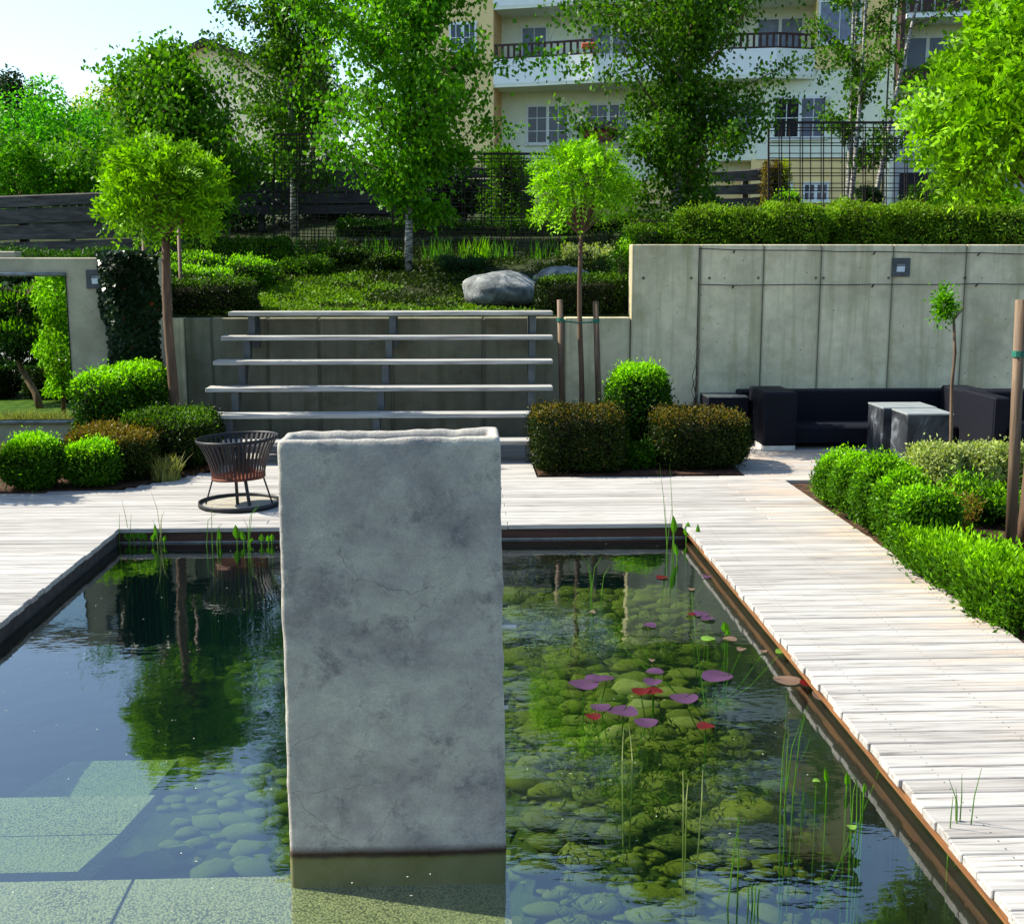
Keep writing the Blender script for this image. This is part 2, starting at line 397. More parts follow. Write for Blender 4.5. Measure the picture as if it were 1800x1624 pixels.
M['birchmid'] = leafmat('mid_birch_leaf', (.028, .11, .003), (.11, .26, .007), .36, .42)  # low birch copy, its medium light put into the leaf colour
M['farleaf'] = leafmat('far_bright_leaf', (.035, .20, .006), (.10, .34, .012), .45)
M['yellowleaf'] = leafmat('yellow_green_leaf', (.20, .26, .02), (.34, .36, .04), .45)
M['darkleaf'] = leafmat('dark_evergreen_leaf', (.006, .022, .006), (.02, .06, .012), .2)
M['ivy'] = leafmat('ivy_leaf', (.006, .016, .006), (.022, .045, .014), .15, .25)
M['ivyred'] = leafmat('red_ivy_leaf', (.12, .03, .008), (.20, .06, .012), .3)
M['twig'] = simple('shaded_twig_core', (.012, .012, .006), .95, spec=.1)  # solid filler for inner twigs, the shade inside put into its colour
M['reed'] = leafmat('reed_green', (.05, .16, .012), (.13, .30, .03), .3)
M['reedpale'] = leafmat('pale_reed', (.26, .30, .10), (.40, .42, .2), .3)
M['iris'] = leafmat('iris_leaf', (.03, .12, .006), (.10, .28, .014), .35)
M['strawgrass'] = leafmat('straw_grass', (.12, .15, .03), (.32, .30, .10), .35)
M['pad'] = leafmat('purple_lily_pad', (.042, .018, .042), (.078, .036, .080), .03, .3, (1, 1, 1))
M['padred'] = leafmat('red_lily_pad', (.06, .003, .005), (.09, .008, .008), .05, .3, (1, 1, 1))
M['padpale'] = leafmat('pinkish_pad', (.10, .065, .05), (.15, .10, .07), .03, .3, (1, 1, 1))
M['padgreen'] = leafmat('green_pad', (.08, .18, .02), (.15, .26, .04), .1, .3)
M['greentie'] = simple('green_tie', (.01, .12, .08), .6)
M['lampglass'] = simple('frosted_lamp_glass', (.62, .68, .74), .3)

# ---------------------------------------------------------------- leaf clouds
def leaf_arrays(pts, axis, nrm, L, Wd, curl=.15):
    n = len(pts); L = np.broadcast_to(L, (n,))[:, None]; Wd = np.broadcast_to(Wd, (n,))[:, None]
    axis = axis / (np.linalg.norm(axis, axis=1)[:, None] + 1e-9)
    side = np.cross(axis, nrm); side /= (np.linalg.norm(side, axis=1)[:, None] + 1e-9)
    nn = np.cross(side, axis)
    v = np.empty((n, 4, 3))
    v[:, 0] = pts
    v[:, 1] = pts + axis * L * .45 + side * Wd * .5 + nn * L * curl * .5
    v[:, 2] = pts + axis * L - nn * L * curl
    v[:, 3] = pts + axis * L * .45 - side * Wd * .5 + nn * L * curl * .5
    return v
def leaf_mesh(name, v, mats, mi=None, core=None):
    """v: (n,4,3) leaf quads; core: MB whose faces are appended (material index kept)"""
    n = len(v); V = v.reshape(-1, 3); extra = 0
    me = bpy.data.meshes.new(name)
    cv = np.array(core.v) if core and core.v else np.zeros((0, 3)); cf = core.f if core else []
    me.vertices.add(len(V) + len(cv)); me.vertices.foreach_set('co', np.vstack([V, cv]).astype(np.float32).ravel())
    lv = [np.arange(4 * n)]; st = [np.arange(n) * 4]; off = 4 * n; starts = []; loops = []
    for f in cf:
        starts.append(off); loops += [i + 4 * n for i in f]; off += len(f)
    allv = np.concatenate([lv[0], np.array(loops, int)]); alls = np.concatenate([st[0], np.array(starts, int)])
    me.loops.add(len(allv)); me.loops.foreach_set('vertex_index', allv.astype(np.int32))
    me.polygons.add(len(alls)); me.polygons.foreach_set('loop_start', alls.astype(np.int32))
    m = np.concatenate([np.zeros(n, int) if mi is None else mi, np.array(core.m if core else [], int)])
    for q in mats: me.materials.append(q)
    me.polygons.foreach_set('material_index', m.astype(np.int32))
    me.update(calc_edges=True); return me
def unit(n): 
    a = rng.normal(size=(n, 3)); return a / np.linalg.norm(a, axis=1)[:, None]
def lumps(p, f, seed):
    s = seed * 1.7
    return (np.sin(p[:, 0] * f + s) * np.cos(p[:, 1] * f * 1.1 + s * 2) + np.sin(p[:, 2] * f * 1.3 + s * 3 + p[:, 0] * f * .4)) * .5
def superell(n, p):
    a = rng.uniform(-1, 1, (n, 3)); ax = rng.integers(0, 3, n); a[np.arange(n), ax] = rng.choice([-1, 1], n)
    r = (np.abs(a) ** p).sum(1) ** (-1 / p); q = a * r[:, None]
    nr = np.sign(q) * np.abs(q) ** (p - 1); nr /= np.linalg.norm(nr, axis=1)[:, None]
    return q, nr
SH = [0]
def shrub_mesh(size, n, L, mat, tip=None, p=4.0, lump=.05, tipz=.35, tipp=.8, spread=.05, bare=.0, asp=.55, up=.35):
    SH[0] += 1; sx, sy, sz = size; half = np.array([sx / 2, sy / 2, sz / 2])
    q, nr = superell(int(n), p); nr = nr / half; nr /= np.linalg.norm(nr, axis=1)[:, None]
    pts = q * half + np.array([0, 0, sz / 2])
    keep = pts[:, 2] > .0
    disp = lumps(pts, 5.0 / max(.3, min(size)), SH[0]) * lump + lumps(pts, 23, SH[0] + 5) * lump * .3
    pts = pts + nr * disp[:, None]; pts = pts - nr * (np.abs(rng.normal(size=len(pts))) * spread)[:, None]
    stray = rng.random(len(pts)) < .09; pts[stray] += nr[stray] * rng.uniform(0, L * 2.2, (stray.sum(), 1))
    pts, nr = pts[keep], nr[keep]; m = len(pts)
    ax = nr * .7 + unit(m) * .75 + np.array([0, 0, up]); nm = nr + unit(m) * .8
    v = leaf_arrays(pts, ax, nm, L * rng.uniform(.65, 1.25, m), L * asp * rng.uniform(.7, 1.2, m))
    mi = None; mats = [mat, M['twig']]
    if tip is not None:
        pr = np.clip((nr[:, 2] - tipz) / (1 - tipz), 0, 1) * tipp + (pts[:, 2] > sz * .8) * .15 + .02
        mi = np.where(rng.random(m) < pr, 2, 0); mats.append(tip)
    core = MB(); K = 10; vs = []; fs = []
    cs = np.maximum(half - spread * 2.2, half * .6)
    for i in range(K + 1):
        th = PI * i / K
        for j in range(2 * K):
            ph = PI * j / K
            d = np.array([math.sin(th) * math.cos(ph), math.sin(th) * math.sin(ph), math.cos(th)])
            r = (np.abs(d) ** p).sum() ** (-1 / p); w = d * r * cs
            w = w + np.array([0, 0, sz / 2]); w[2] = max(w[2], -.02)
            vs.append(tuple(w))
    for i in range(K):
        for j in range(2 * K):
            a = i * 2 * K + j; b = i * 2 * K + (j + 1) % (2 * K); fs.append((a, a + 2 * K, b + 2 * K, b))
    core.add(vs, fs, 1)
    return leaf_mesh('shrub', v, mats, mi, core)
def shrub(name, label, cat, x0, x1, ytop, Yf, dep, mat, z0=0.0, n=9000, L=.034, group=None, rz=0.0, **kw):
    """front face at depth Yf, px span x0..x1, top measured at ytop"""
    Yc = Yf + dep / 2; a = P(x0, 800, Yf + dep * .3); b = P(x1, 800, Yf + dep * .3)
    top = P((x0 + x1) / 2, ytop, Yf + dep * .35).z
    me = shrub_mesh((b.x - a.x, dep, top - z0), n, L, mat, **kw); me.name = name
    o = bpy.data.objects.new(name, me); link(o); o.location = ((a.x + b.x) / 2, Yc, z0); o.rotation_euler.z = rz
    return tag(o, label, cat, group)

def limb(mb, a, d, length, r, segs=5, wob=.12, up=0.0, n=5):
    pts = [Vector(a)]; d = Vector(d).normalized(); rs = [r]
    for i in range(segs):
        d = (d + Vector((rnd.uniform(-1, 1), rnd.uniform(-1, 1), rnd.uniform(-1, 1))) * wob + Vector((0, 0, up))).normalized()
        pts.append(pts[-1] + d * length / segs); rs.append(r * (1 - .8 * (i + 1) / segs))
    mb.tube(pts, rs, n, 0, False)
    return pts
def birch(name, label, base, height, rad, crown0, mat, leaves=16000, L=.06, lean=(0, 0), group=None, shape=1.0, tr=.055, nl=46, sparse=.16, stems=1, fill=1.0):
    """base on the ground; crown0 = height where the crown starts; rad = greatest crown radius"""
    root = thing(name, label, 'tree', base, 0, group)
    tb = MB(); lb = MB(); anchors = []
    for s_ in range(stems):
        a0 = rnd.uniform(0, 6.3); off = Vector((math.cos(a0), math.sin(a0), 0)) * (.0 if stems == 1 else .16 + .1 * s_)
        pts = []; rr = []
        for i in range(9):
            t = i / 8; sw = Vector((math.sin(t * 5 + s_) * .04, math.cos(t * 4) * .04, 0))
            fan = off * (1 + 2.2 * t) if stems > 1 else off
            pts.append(fan + Vector((lean[0] * t, lean[1] * t, height * t)) + sw); rr.append(tr * (1 - .88 * t) * (.65 if stems > 1 else 1))
        tb.tube(pts, rr, 9)
        for i in range(nl // stems):
            h = crown0 + (height - crown0) * (i + rnd.random() * .8) / (nl // stems)
            t = h / height; k = min(7, int(t * 8)); c = pts[k].lerp(pts[k + 1], t * 8 - k)
            rel = (h - crown0) / (height - crown0)
            env = rad * (min(1, .55 + rel * 2.2) if rel < .25 else (1 - ((rel - .25) / .75) ** 1.6 * .85)) * rnd.choice((.55, .8, 1.0, 1.2, 1.4)) * rnd.uniform(.85, 1.1)
            az = i * 2.4 + rnd.uniform(-.4, .4); d = Vector((math.cos(az), math.sin(az), rnd.uniform(.1, 1.0)))
            lp = limb(lb, c, d, env * 1.15, max(.006, tr * .32 * (1 - rel * .7)), 5, .16, .03)
            for q in range(1, len(lp)):
                for w in range(3):
                    az2 = rnd.uniform(0, 6.28); dd = Vector((math.cos(az2), math.sin(az2), rnd.uniform(-.5, .5)))
                    tp = limb(lb, lp[q], dd, env * rnd.uniform(.18, .42), .005, 3, .25, -.06, 3)
                    anchors += tp[1:]
                anchors.append(lp[q])
    tb.build('trunk', M['birch'], root, True)
    lb.build('limb', M['bark'], root)
    A = np.array([tuple(a) for a in anchors]); A = A[rng.random(len(A)) < .62]; idx = rng.integers(0, len(A), leaves)
    pts = A[idx] + rng.normal(size=(leaves, 3)) * np.array([sparse, sparse, sparse * .9])
    ax = unit(leaves) * .8 + np.array([0, 0, -.8]); nm = unit(leaves) + np.array([-.3, 0.1, .5])
    v = leaf_arrays(pts, ax, nm, L * rng.uniform(.6, 1.25, leaves), L * .72 * rng.uniform(.7, 1.15, leaves), .1)
    o = bpy.data.objects.new('crown', leaf_mesh('crown', v, [mat])); link(o, root)
    return root
def ball_tree(name, label, base, cz, rad, mat, nleaf=1500, L=.062, tr=.035, top=None, lean=(0, 0), rz=.8, group=None, rach=.24, barkm=None, flat=1.0, shell=.5):
    """grafted ball-headed tree: trunk to cz-rad*.7, forks into many limbs; pinnate leaves"""
    root = thing(name, label, 'tree', base, 0, group); b = Vector(base)
    fork = Vector((lean[0], lean[1], cz - b.z - rad * rz)); tb = MB()
    pts = [Vector((0, 0, 0)).lerp(fork, t) + Vector((math.sin(t * 7) * .012, math.cos(t * 5) * .01, 0)) for t in np.linspace(0, 1, 9)]
    tb.tube(pts, [tr * (1.15 - .3 * t) for t in np.linspace(0, 1, 9)], 10)
    tb.build('trunk', barkm or M['bark'], root, True)
    cen = Vector((lean[0] * 1.1, lean[1] * 1.1, cz - b.z)); lb = MB(); anc = []
    for i in range(26):
        az = i * 2.4; el = rnd.uniform(.1, 1.35); d = Vector((math.cos(az) * math.cos(el), math.sin(az) * math.cos(el), math.sin(el)))
        tgt = cen + Vector((d.x, d.y, d.z * 1.1 - .25)) * rad * .85
        l1 = [fork, fork.lerp(tgt, .35) + Vector((d.x, d.y, 0)) * .05, fork.lerp(tgt, .7) + Vector((0, 0, .03)), tgt]
        lb.tube(l1, [tr * .5, tr * .3, tr * .18, .004], 5, 0, False)
        for q in range(5):
            a = l1[1].lerp(l1[3], rnd.uniform(.2, 1)); dd = Vector(unit(1)[0]) + d * .7
            lb.tube([a, a + dd.normalized() * rad * .28], [.006, .003], 3, 0, False)
    lb.build('limb', barkm or M['bark'], root, True)
    u = unit(nleaf); u = u[u[:, 2] > -.62]; n = len(u)
    rr = rad * (1 - np.abs(rng.normal(size=n)) * .16 * shell * 2) * (1 + lumps(u * 1.0, 4.5, len(name) + cz * 3) * .16)
    rr = np.where(rng.random(n) < .33, rr * rng.uniform(.35, .95, n), rr)
    base_p = np.array(cen) + u * (rr - rach * .5)[:, None] * np.array([1, 1, flat])
    rax = u * .8 + unit(n) * .65 + np.array([0, 0, .05]); rax /= np.linalg.norm(rax, axis=1)[:, None]
    rn = u + unit(n) * .5; sd_ = np.cross(rax, rn); sd_ /= np.linalg.norm(sd_, axis=1)[:, None]; rn = np.cross(sd_, rax)
    vs = []
    K = 6
    for k in range(K):
        t = (k + .6) / K
        c = base_p + rax * rach * t - np.array([0, 0, 1]) * rach * .28 * t * t
        for s in (-1, 1):
            ax = sd_ * s + rax * .55 + unit(n) * .18; vs.append(leaf_arrays(c, ax, rn + unit(n) * .35, L * rng.uniform(.7, 1.15, n), L * .46, .10))
    tipc = base_p + rax * rach - np.array([0, 0, 1]) * rach * .28
    vs.append(leaf_arrays(tipc, rax, rn, L, L * .46, .1))
    o = bpy.data.objects.new('crown', leaf_mesh('crown', np.vstack(vs), [mat])); link(o, root)
    return root
def blob_tree(name, label, cat, cen, rad, mat, n=9000, L=.09, trunk=True, group=None, ground=None, squash=(1, 1, 1)):
    root = thing(name, label, cat, (cen[0], cen[1], ground), 0, group)
    c0 = Vector((0, 0, cen[2] - ground)); tb = MB()
    if trunk:
        tb.tube([(0, 0, -.1), (.05, 0, c0.z * .5), c0], [rad * .07, rad * .05, rad * .02], 7)
        for i in range(9):
            limb(tb, c0 * rnd.uniform(.45, .8), (math.cos(i * 2.4), math.sin(i * 2.4), .7), rad * .9, rad * .025, 4)
        tb.build('trunk', M['bark'], root, True)
    cl = 38; cc = unit(cl) * (rad * rng.uniform(.35, .85, cl))[:, None] * np.array(squash); cr = rad * rng.uniform(.22, .4, cl)
    i = rng.integers(0, cl, n); u = unit(n); pts = np.array(c0) + cc[i] + u * (cr[i] * rng.uniform(.6, 1.08, n))[:, None]
    keep = pts[:, 2] > .02; pts = pts[keep]; u = u[keep]; m = len(pts)
    v = leaf_arrays(pts, u * .5 + unit(m) + np.array([0, 0, -.2]), u + unit(m) * .6 + np.array([0, 0, .3]), L * rng.uniform(.6, 1.2, m), L * .6)
    o = bpy.data.objects.new('crown', leaf_mesh('crown', v, [mat])); link(o, root)
    return root
def blades(name, label, cat, pos, n, h, mat, rad=.12, w=.012, bend=.35, group=None, kind=None, parent=None):
    """tuft of strap leaves"""
    m = n; K = 4; az = rng.uniform(0, 6.28, m); rr = rad * np.sqrt(rng.random(m))
    if hasattr(rad, '__len__'): pass
    base = np.stack([np.cos(az) * rr, np.sin(az) * rr, np.zeros(m)], 1)
    lean = rng.uniform(0, 6.28, m); hh = h * rng.uniform(.55, 1.1, m); bd = bend * rng.uniform(.2, 1.2, m) * hh
    fz = rng.uniform(0, 6.28, m); sv = np.stack([np.cos(fz), np.sin(fz), np.zeros(m)], 1)
    vs = []; quads = []
    prev = None
    for k in range(K + 1):
        t = k / K; c = base + np.stack([np.cos(lean) * bd * t * t, np.sin(lean) * bd * t * t, hh * t * (1 - .12 * t)], 1)
        ww = w * (1 - t ** 2 * .92) * .5
        cur = (c - sv * ww, c + sv * ww)
        if prev is not None: quads.append(np.stack([prev[0], prev[1], cur[1], cur[0]], 1))
        prev = cur
    me = leaf_mesh(name, np.vstack(quads), [mat]); o = bpy.data.objects.new(name, me); link(o, parent); o.location = pos
    return tag(o, label, cat, group, kind)

# ================================================================ GROUND, POND
PX0, PX1, PY0, PY1 = -2.62, 1.73, 1.6, 8.95          # pond opening
WZ = -.12                                             # water level
WY = 13.4                                             # garden wall face
def sm(x, a, b):
    t = min(1, max(0, (x - a) / (b - a))); return t * t * (3 - 2 * t)
def hz(x, y):
    if y < 13.56: return -.16
    m = 1.38 + .62 * sm(y, 13.9, 17.8) + .38 * sm(y, 17.8, 20.5) + .65 * sm(y, 20.5, 27) + .9 * sm(y, 27, 45) + 3.5 * sm(y, 45, 90)
    rgt = 1.98 + .45 * sm(y, 15, 20) + .65 * sm(y, 20.5, 27) + .9 * sm(y, 27, 45) + 3.5 * sm(y, 45, 90)
    lft = 1.86 + .3 * sm(y, 15, 20) + .65 * sm(y, 20.5, 27) + .9 * sm(y, 27, 45) + 3.5 * sm(y, 45, 90)
    a = sm(x, 1.95, 2.1) if y < 15 else sm(x, 1.2, 3.0)
    b = 1 - sm(x, -3.5, -3.35) if y < 15 else 1 - sm(x, -4.2, -2.6)
    h = m * (1 - a - b) + rgt * a + lft * b
    if y > 13.7: h += .03 * noise.noise(Vector((x * 1.6, y * 1.6, 0)))
    return h
mb = MB()
xs = [-400, -200, -100, -60, -40, -30, -24, -20, -17, -14, -12] + [round(-10 + .4 * i, 2) for i in range(18)] + [PX0 - .03, -2.4, -2.0] + \
     [round(-1.6 + .4 * i, 2) for i in range(8)] + [PX1 + .03, 1.96, 2.1, 2.4] + [round(2.8 + .4 * i, 2) for i in range(20)] + [12, 14, 17, 20, 24, 30, 40, 60, 100, 200, 400]
xs = sorted(set(xs)); ys = [-400, -200, -100, -50, -20, -8, 0, PY0 - .03, 4, 6, PY1 + .03, 10, 12, 13.5, 13.58, 13.7] + [round(14 + .4 * i, 2) for i in range(36)] + [29, 31, 34, 38, 42, 46, 52, 60, 70, 90, 150, 400]
vs = [(x, y, hz(x, y)) for y in ys for x in xs]; fs = []; nx = len(xs)
for j in range(len(ys) - 1):
    for i in range(nx - 1):
        if xs[i] >= PX0 - .04 and xs[i + 1] <= PX1 + .04 and ys[j] >= PY0 - .04 and ys[j + 1] <= PY1 + .04: continue
        a = j * nx + i; fs.append((a, a + 1, a + 1 + nx, a + nx))
mb.add(vs, fs)
mb.build('ground', M['terrace'], smooth=True)['kind'] = 'structure'

# pond walls: liner with a dark board along the top
mb = MB(); t_ = .05
for (a, b, c, d) in ((PX0 - t_, PX0, PY0 - t_, PY1 + t_), (PX1, PX1 + t_, PY0 - t_, PY1 + t_), (PX0, PX1, PY1, PY1 + t_), (PX0, PX1, PY0 - t_, PY0)):
    mb.box(a, b, c, d, -2.3, -.165)
pw = mb.build('pond_wall', M['liner']); pw['kind'] = 'structure'
mb = MB(); mb.box(PX0, PX1, PY1 - .012, PY1 + .03, -.155, -.045); mb.build('edge_board', M['linerwood'], pw)
mb = MB(); mb.box(PX0, PX1, PY1 - .016, PY1 - .0125, -.118, -.108); mb.build('waterline_highlight', M['steel'], pw)  # no real edging: thin strip stands for the bright waterline highlight
mb = MB(); mb.box(PX1 - .012, PX1 + .055, PY0, PY1 - .02, -.092, -.037, c=.004); mb.build('beam', M['beam'], pw)
mb = MB(); mb.box(PX0 - .055, PX0 + .02, PY0, PY1 - .02, -.135, -.037, c=.004); mb.build('beam', M['darkboard'], pw)

def bedz(x, y):
    right = sm(x, -.15, .35)
    z = -1.75 * (1 - right) - .52 * right
    z = z + (-.50 - .45 * (1 - right) - z) * sm(y, 7.2, 8.2)                       # far shelf
    near = (1 - sm(y, 6.1, 7.0)) * (1 - right); z = z + (-.72 - z) * near
    z -= .22 * sm(x, 1.25, 1.7) * (1 - sm(y, 7.2, 8.2))
    if x > .2: z -= .14 * sm(y, 5.5, 4.3) if False else .14 * (1 - sm(y, 4.3, 5.2))
    return z + .03 * noise.noise(Vector((x * 3, y * 3, 1)))
mb = MB(); nxp, nyp = 45, 75
for j in range(nyp + 1):
    for i in range(nxp + 1):
        x = PX0 + (PX1 - PX0) * i / nxp; y = PY0 + (PY1 - PY0) * j / nyp; mb.v.append((x, y, bedz(x, y)))
for j in range(nyp):
    for i in range(nxp):
        a = j * (nxp + 1) + i; mb.f.append((a, a + 1, a + nxp + 2, a + nxp + 1)); mb.m.append(0)
pb = mb.build('pond_bed', M['bed'], smooth=True); pb['kind'] = 'structure'
# stones: a few shared shapes, each stone its own part
def stone_shape(seed):
    mb = MB(); K = 6; N = 9; vs = []; fs = []
    for i in range(K + 1):
        th = PI * i / K
        for j in range(N):
            ph = 2 * PI * j / N; d = Vector((math.sin(th) * math.cos(ph), math.sin(th) * math.sin(ph), math.cos(th)))
            r = 1 + .38 * noise.noise(d * 1.3 + Vector((seed * 3.1, 0, 0))) + .08 * noise.noise(d * 4 + Vector((seed, 2, 0))); vs.append(d * r)
    for i in range(K):
        for j in range(N):
            a = i * N + j; b = i * N + (j + 1) % N; fs.append((a, b, b + N, a + N))
    mb.add(vs, fs); return mb
shapes = [stone_shape(i) for i in range(7)]
smesh = [s.mesh('stone', M['stone'], True) for s in shapes]
cand = []; cells = {}
SLB = [G(0, 1545, -.25), G(242, 1400, -.45)]
SBX = G(196, 1468, -.45).x + .04; SBY0 = G(100, 1532, -.45).y; SBY1 = G(100, 1400, -.45).y
SCX0, SCX1 = G(60, 1370, -.65).x, G(293, 1370, -.65).x; SCY0, SCY1 = G(100, 1400, -.65).y, G(100, 1338, -.65).y
SAY = G(100, 1548, -.25).y
def place(n, fx, fy, size, rel):
    k = 0; t = 0
    while k < n and t < n * 22:
        t += 1; x = fx(); y = fy(); s = size(y)
        if x - s * .5 < PX0 + .02 or x + s * .5 > PX1 - .03 or y + s * .4 > PY1 - .03: continue
        if y < SAY + .02 and x < .25: continue
        if x < SBX + .03 and y < SCY1 + .05 and (y < SBY1 + .04 or (SCX0 - .02 < x < SCX1 + .03)): continue
        gx, gy = int(x * 2.5 + 50), int(y * 2.5)
        if any((x - a) ** 2 + ((y - b) * 1.25) ** 2 < ((s + c) * rel) ** 2 for i in (-1, 0, 1) for j in (-1, 0, 1) for a, b, c in cells.get((gx + i, gy + j), ())): continue
        cells.setdefault((gx, gy), []).append((x, y, s)); k += 1
        sc = (s * rnd.uniform(.50, .62), s * rnd.uniform(.30, .42), s * rnd.uniform(.13, .21))
        cand.append((Vector((x, y, bedz(x, y) + sc[2] * rnd.uniform(.35, .8))), sc, rnd.gauss(0, .3), rnd.randrange(7)))
u_ = rnd.uniform
place(5, lambda: u_(.3, .8), lambda: u_(7.0, 8.6), lambda y: u_(.30, .42), .40)
place(1, lambda: u_(1.2, 1.35), lambda: u_(5.0, 5.3), lambda y: .32, .40)
place(70, lambda: u_(.15, 1.7), lambda: u_(5.6, 8.9), lambda y: u_(.16, .26), .40)
place(230, lambda: u_(.15, 1.0), lambda: u_(3.3, 8.9), lambda y: u_(.15, .25), .40)
place(330, lambda: u_(.15, 1.7), lambda: u_(3.3, 8.9), lambda y: u_(.09, .18), .40)
place(80, lambda: u_(-1.7, .0), lambda: u_(4.1, 6.5), lambda y: u_(.12, .22), .36)
place(150, lambda: u_(-1.9, .05), lambda: u_(4.05, 6.6), lambda y: u_(.07, .14), .40)
place(110, lambda: u_(-2.5, .1), lambda: u_(7.4, 8.9), lambda y: u_(.11, .24), .40)
place(900, lambda: u_(.15, 1.7), lambda: u_(3.2, 8.9), lambda y: u_(.04, .09), .40)
cand.sort(key=lambda c: -c[1][0] / max(1, c[0].y))
rest = MB()
for i, (p, sc, rz, k) in enumerate(cand):
    if i < 300:
        o = bpy.data.objects.new('stone', smesh[k]); link(o, pb); o.location = p; o.scale = sc; o.rotation_euler = (u_(-.15, .15), u_(-.15, .15), rz)
    else:
        mt = Matrix.Translation(p) @ Matrix.Rotation(rz, 4, 'Z') @ Matrix.Diagonal((*sc, 1)); rest.add([mt @ Vector(v) for v in shapes[k].v], shapes[k].f)
o = rest.build('small_stones', M['stone'], pb, True); o['kind'] = 'stuff'
# weed growing between the stones
n = 22000; pts = np.stack([rng.uniform(.35, 1.65, n), rng.uniform(3.6, 8.8, n), np.zeros(n)], 1)
dens = lumps(pts, 2.6, 3) + rng.uniform(-.4, .4, n); pts = pts[dens > .12]
pts[:, 2] = [bedz(x, y) for x, y, _ in pts]; pts[:, 2] += rng.uniform(.02, .26, len(pts)); m = len(pts)
v = leaf_arrays(pts, unit(m) + np.array([0, 0, .6]), unit(m), .055, .009, .2)
M['weed'] = leafmat('pond_weed_leaf', (.02, .042, .004), (.05, .09, .008), .2)
o = bpy.data.objects.new('pond_weed', leaf_mesh('pond_weed', v, [M['weed']])); link(o, pb); o['kind'] = 'stuff'
# slabs stepping down into the water
jx0 = G(215, 1600, -.25).x
def slabpart(poly, z0, z1):
    mb = MB(); mb.prism(poly, z0, z1); return mb.build('slab', M['slab'], pb)
g = .006; jx = G(232, 1550, -.25).x; jx2 = G(195, 1624, -.25)
k_ = (jx2.x - jx) / (jx2.y - SAY)
slabpart([(PX0 + .01, 2.2), (jx - g + k_ * (2.2 - SAY), 2.2), (jx - g, SAY), (PX0 + .01, SAY)], -.33, -.25)
slabpart([(jx + g + k_ * (2.2 - SAY), 2.2), (.16, 2.2), (.16, SAY), (jx + g, SAY)], -.33, -.25)
my = G(100, 1468, -.45).y
slabpart([(PX0 + .01, my + .004), (SBX - .01, my + .004), (SBX + .05, SBY1), (PX0 + .01, SBY1)], -.53, -.45)
slabpart([(PX0 + .01, SBY0), (SBX - .09, SBY0), (SBX - .012, my - .004), (PX0 + .01, my - .004)], -.53, -.45)
slabpart([(SCX0 - .03, SCY0), (SCX1 - .05, SCY0), (SCX1 + .0, SCY1), (SCX0 + .12, SCY1)], -.73, -.65)
mb = MB(); mb.box(PX0 + .01, .12, 2.2, SAY - .15, -1.0, -.335); mb.box(PX0 + .01, SBX - .3, SAY - .1, SBY1 - .1, -1.0, -.535)
mb.build('slab_footing', M['bed'], pb)
# water
mb = MB(); mb.box(PX0 - .03, PX1 + .03, PY0 - .03, PY1 + .03, -2.28, WZ)
mb.build('water', M['water'])['kind'] = 'structure'

# ================================================================ DECK
dk = MB(); dk.box(-5.0, 6.9, 9.3, 13.3, -.155, -.10); dk = dk.build('deck', M['darkboard']); dk['kind'] = 'structure'
PITCH = .118; GAP = .007; meshc = {}
def plank(x0, x1, y, par=None):
    L = round(x1 - x0, 3); key = L
    if key not in meshc:
        b = MB(); b.box(-L / 2, L / 2, -(PITCH - GAP) / 2, (PITCH - GAP) / 2, -.036, 0, c=.004); meshc[key] = b.mesh('plank', M['deck'])
    o = bpy.data.objects.new('plank', meshc[key]); link(o, dk); o.location = ((x0 + x1) / 2, y, rnd.uniform(-.0025, .001)); o.rotation_euler = (0, 0, rnd.gauss(0, .0006)); return o
def leftb(y):     # back-left planting bed edge
    if y < 10.28: return -5.0
    if y < 10.44: return -5.0 + (y - 10.28) / .16 * 1.9
    if y < 11.33: return -3.03 + (y - 10.44) / .89 * .6
    return -2.4
y = 2.49; r = 0
while y < 13.34:
    jl, jr = rnd.gauss(0, .004), rnd.gauss(0, .004)
    edge = 2.97 + jr
    if y < PY1 - .03:
        plank(-5.0, round(PX0 + .035 + round(jl, 3), 3), y); plank(round(PX1 - .035 + round(jl, 3), 3), round(edge, 3), y)
    else:
        x0 = round(leftb(y), 2); x1 = 6.9 if y > 10.75 else 2.97
        cuts = [x0]; j = [(-.9, 1.73), (.35, 3.4), (-1.5, 2.4)][r % 3]
        for c in j + ((4.9,) if x1 > 5 else ()):
            if x0 + .6 < c < x1 - .5: cuts.append(c)
        cuts.append(x1)
        if 10.98 < y < 13.4:                                   # bed cut into the deck between the bench and the lounge
            segs = []
            for a, b in zip(cuts[:-1], cuts[1:]):
                if b <= .75 or a >= 2.62: segs.append((a, b))
                else:
                    if a < .70: segs.append((a, .70))
                    if b > 2.66: segs.append((2.66, b))
        else: segs = list(zip(cuts[:-1], cuts[1:]))
        for a, b in segs: plank(a, round(b - .003, 3), y)
    y += PITCH; r += 1
sc_ = MB(); y_ = 2.49
while y_ < 8.8:
    for x_ in (1.86, 2.36, 2.84):
        for d in (-.028, .028):
            q = [(x_ + math.cos(a) * .0035, y_ + d + math.sin(a) * .0035, .0012) for a in (0, 1.05, 2.1, 3.14, 4.19, 5.24)]; sc_.add(q, [(0, 1, 2, 3, 4, 5)])
    y_ += PITCH
sc_.build('screws', M['steelgrey'], dk)['kind'] = 'stuff'
# planting beds
def bedsheet(poly, z1=-.02):
    mb = MB(); mb.prism(poly, -.15, z1); mb.build('planting_bed', M['soil'])['kind'] = 'structure'
bedsheet([(-5.0, 10.30), (-3.12, 10.46), (-2.46, 11.4), (-2.46, 13.35), (-5.0, 13.05)], .005)
bedsheet([(.72, 11.02), (2.64, 11.02), (2.64, 13.38), (.72, 13.38)], .005)
bedsheet([(2.985, 1.5), (9, 1.5), (9, 10.66), (2.985, 10.66)], -.03)

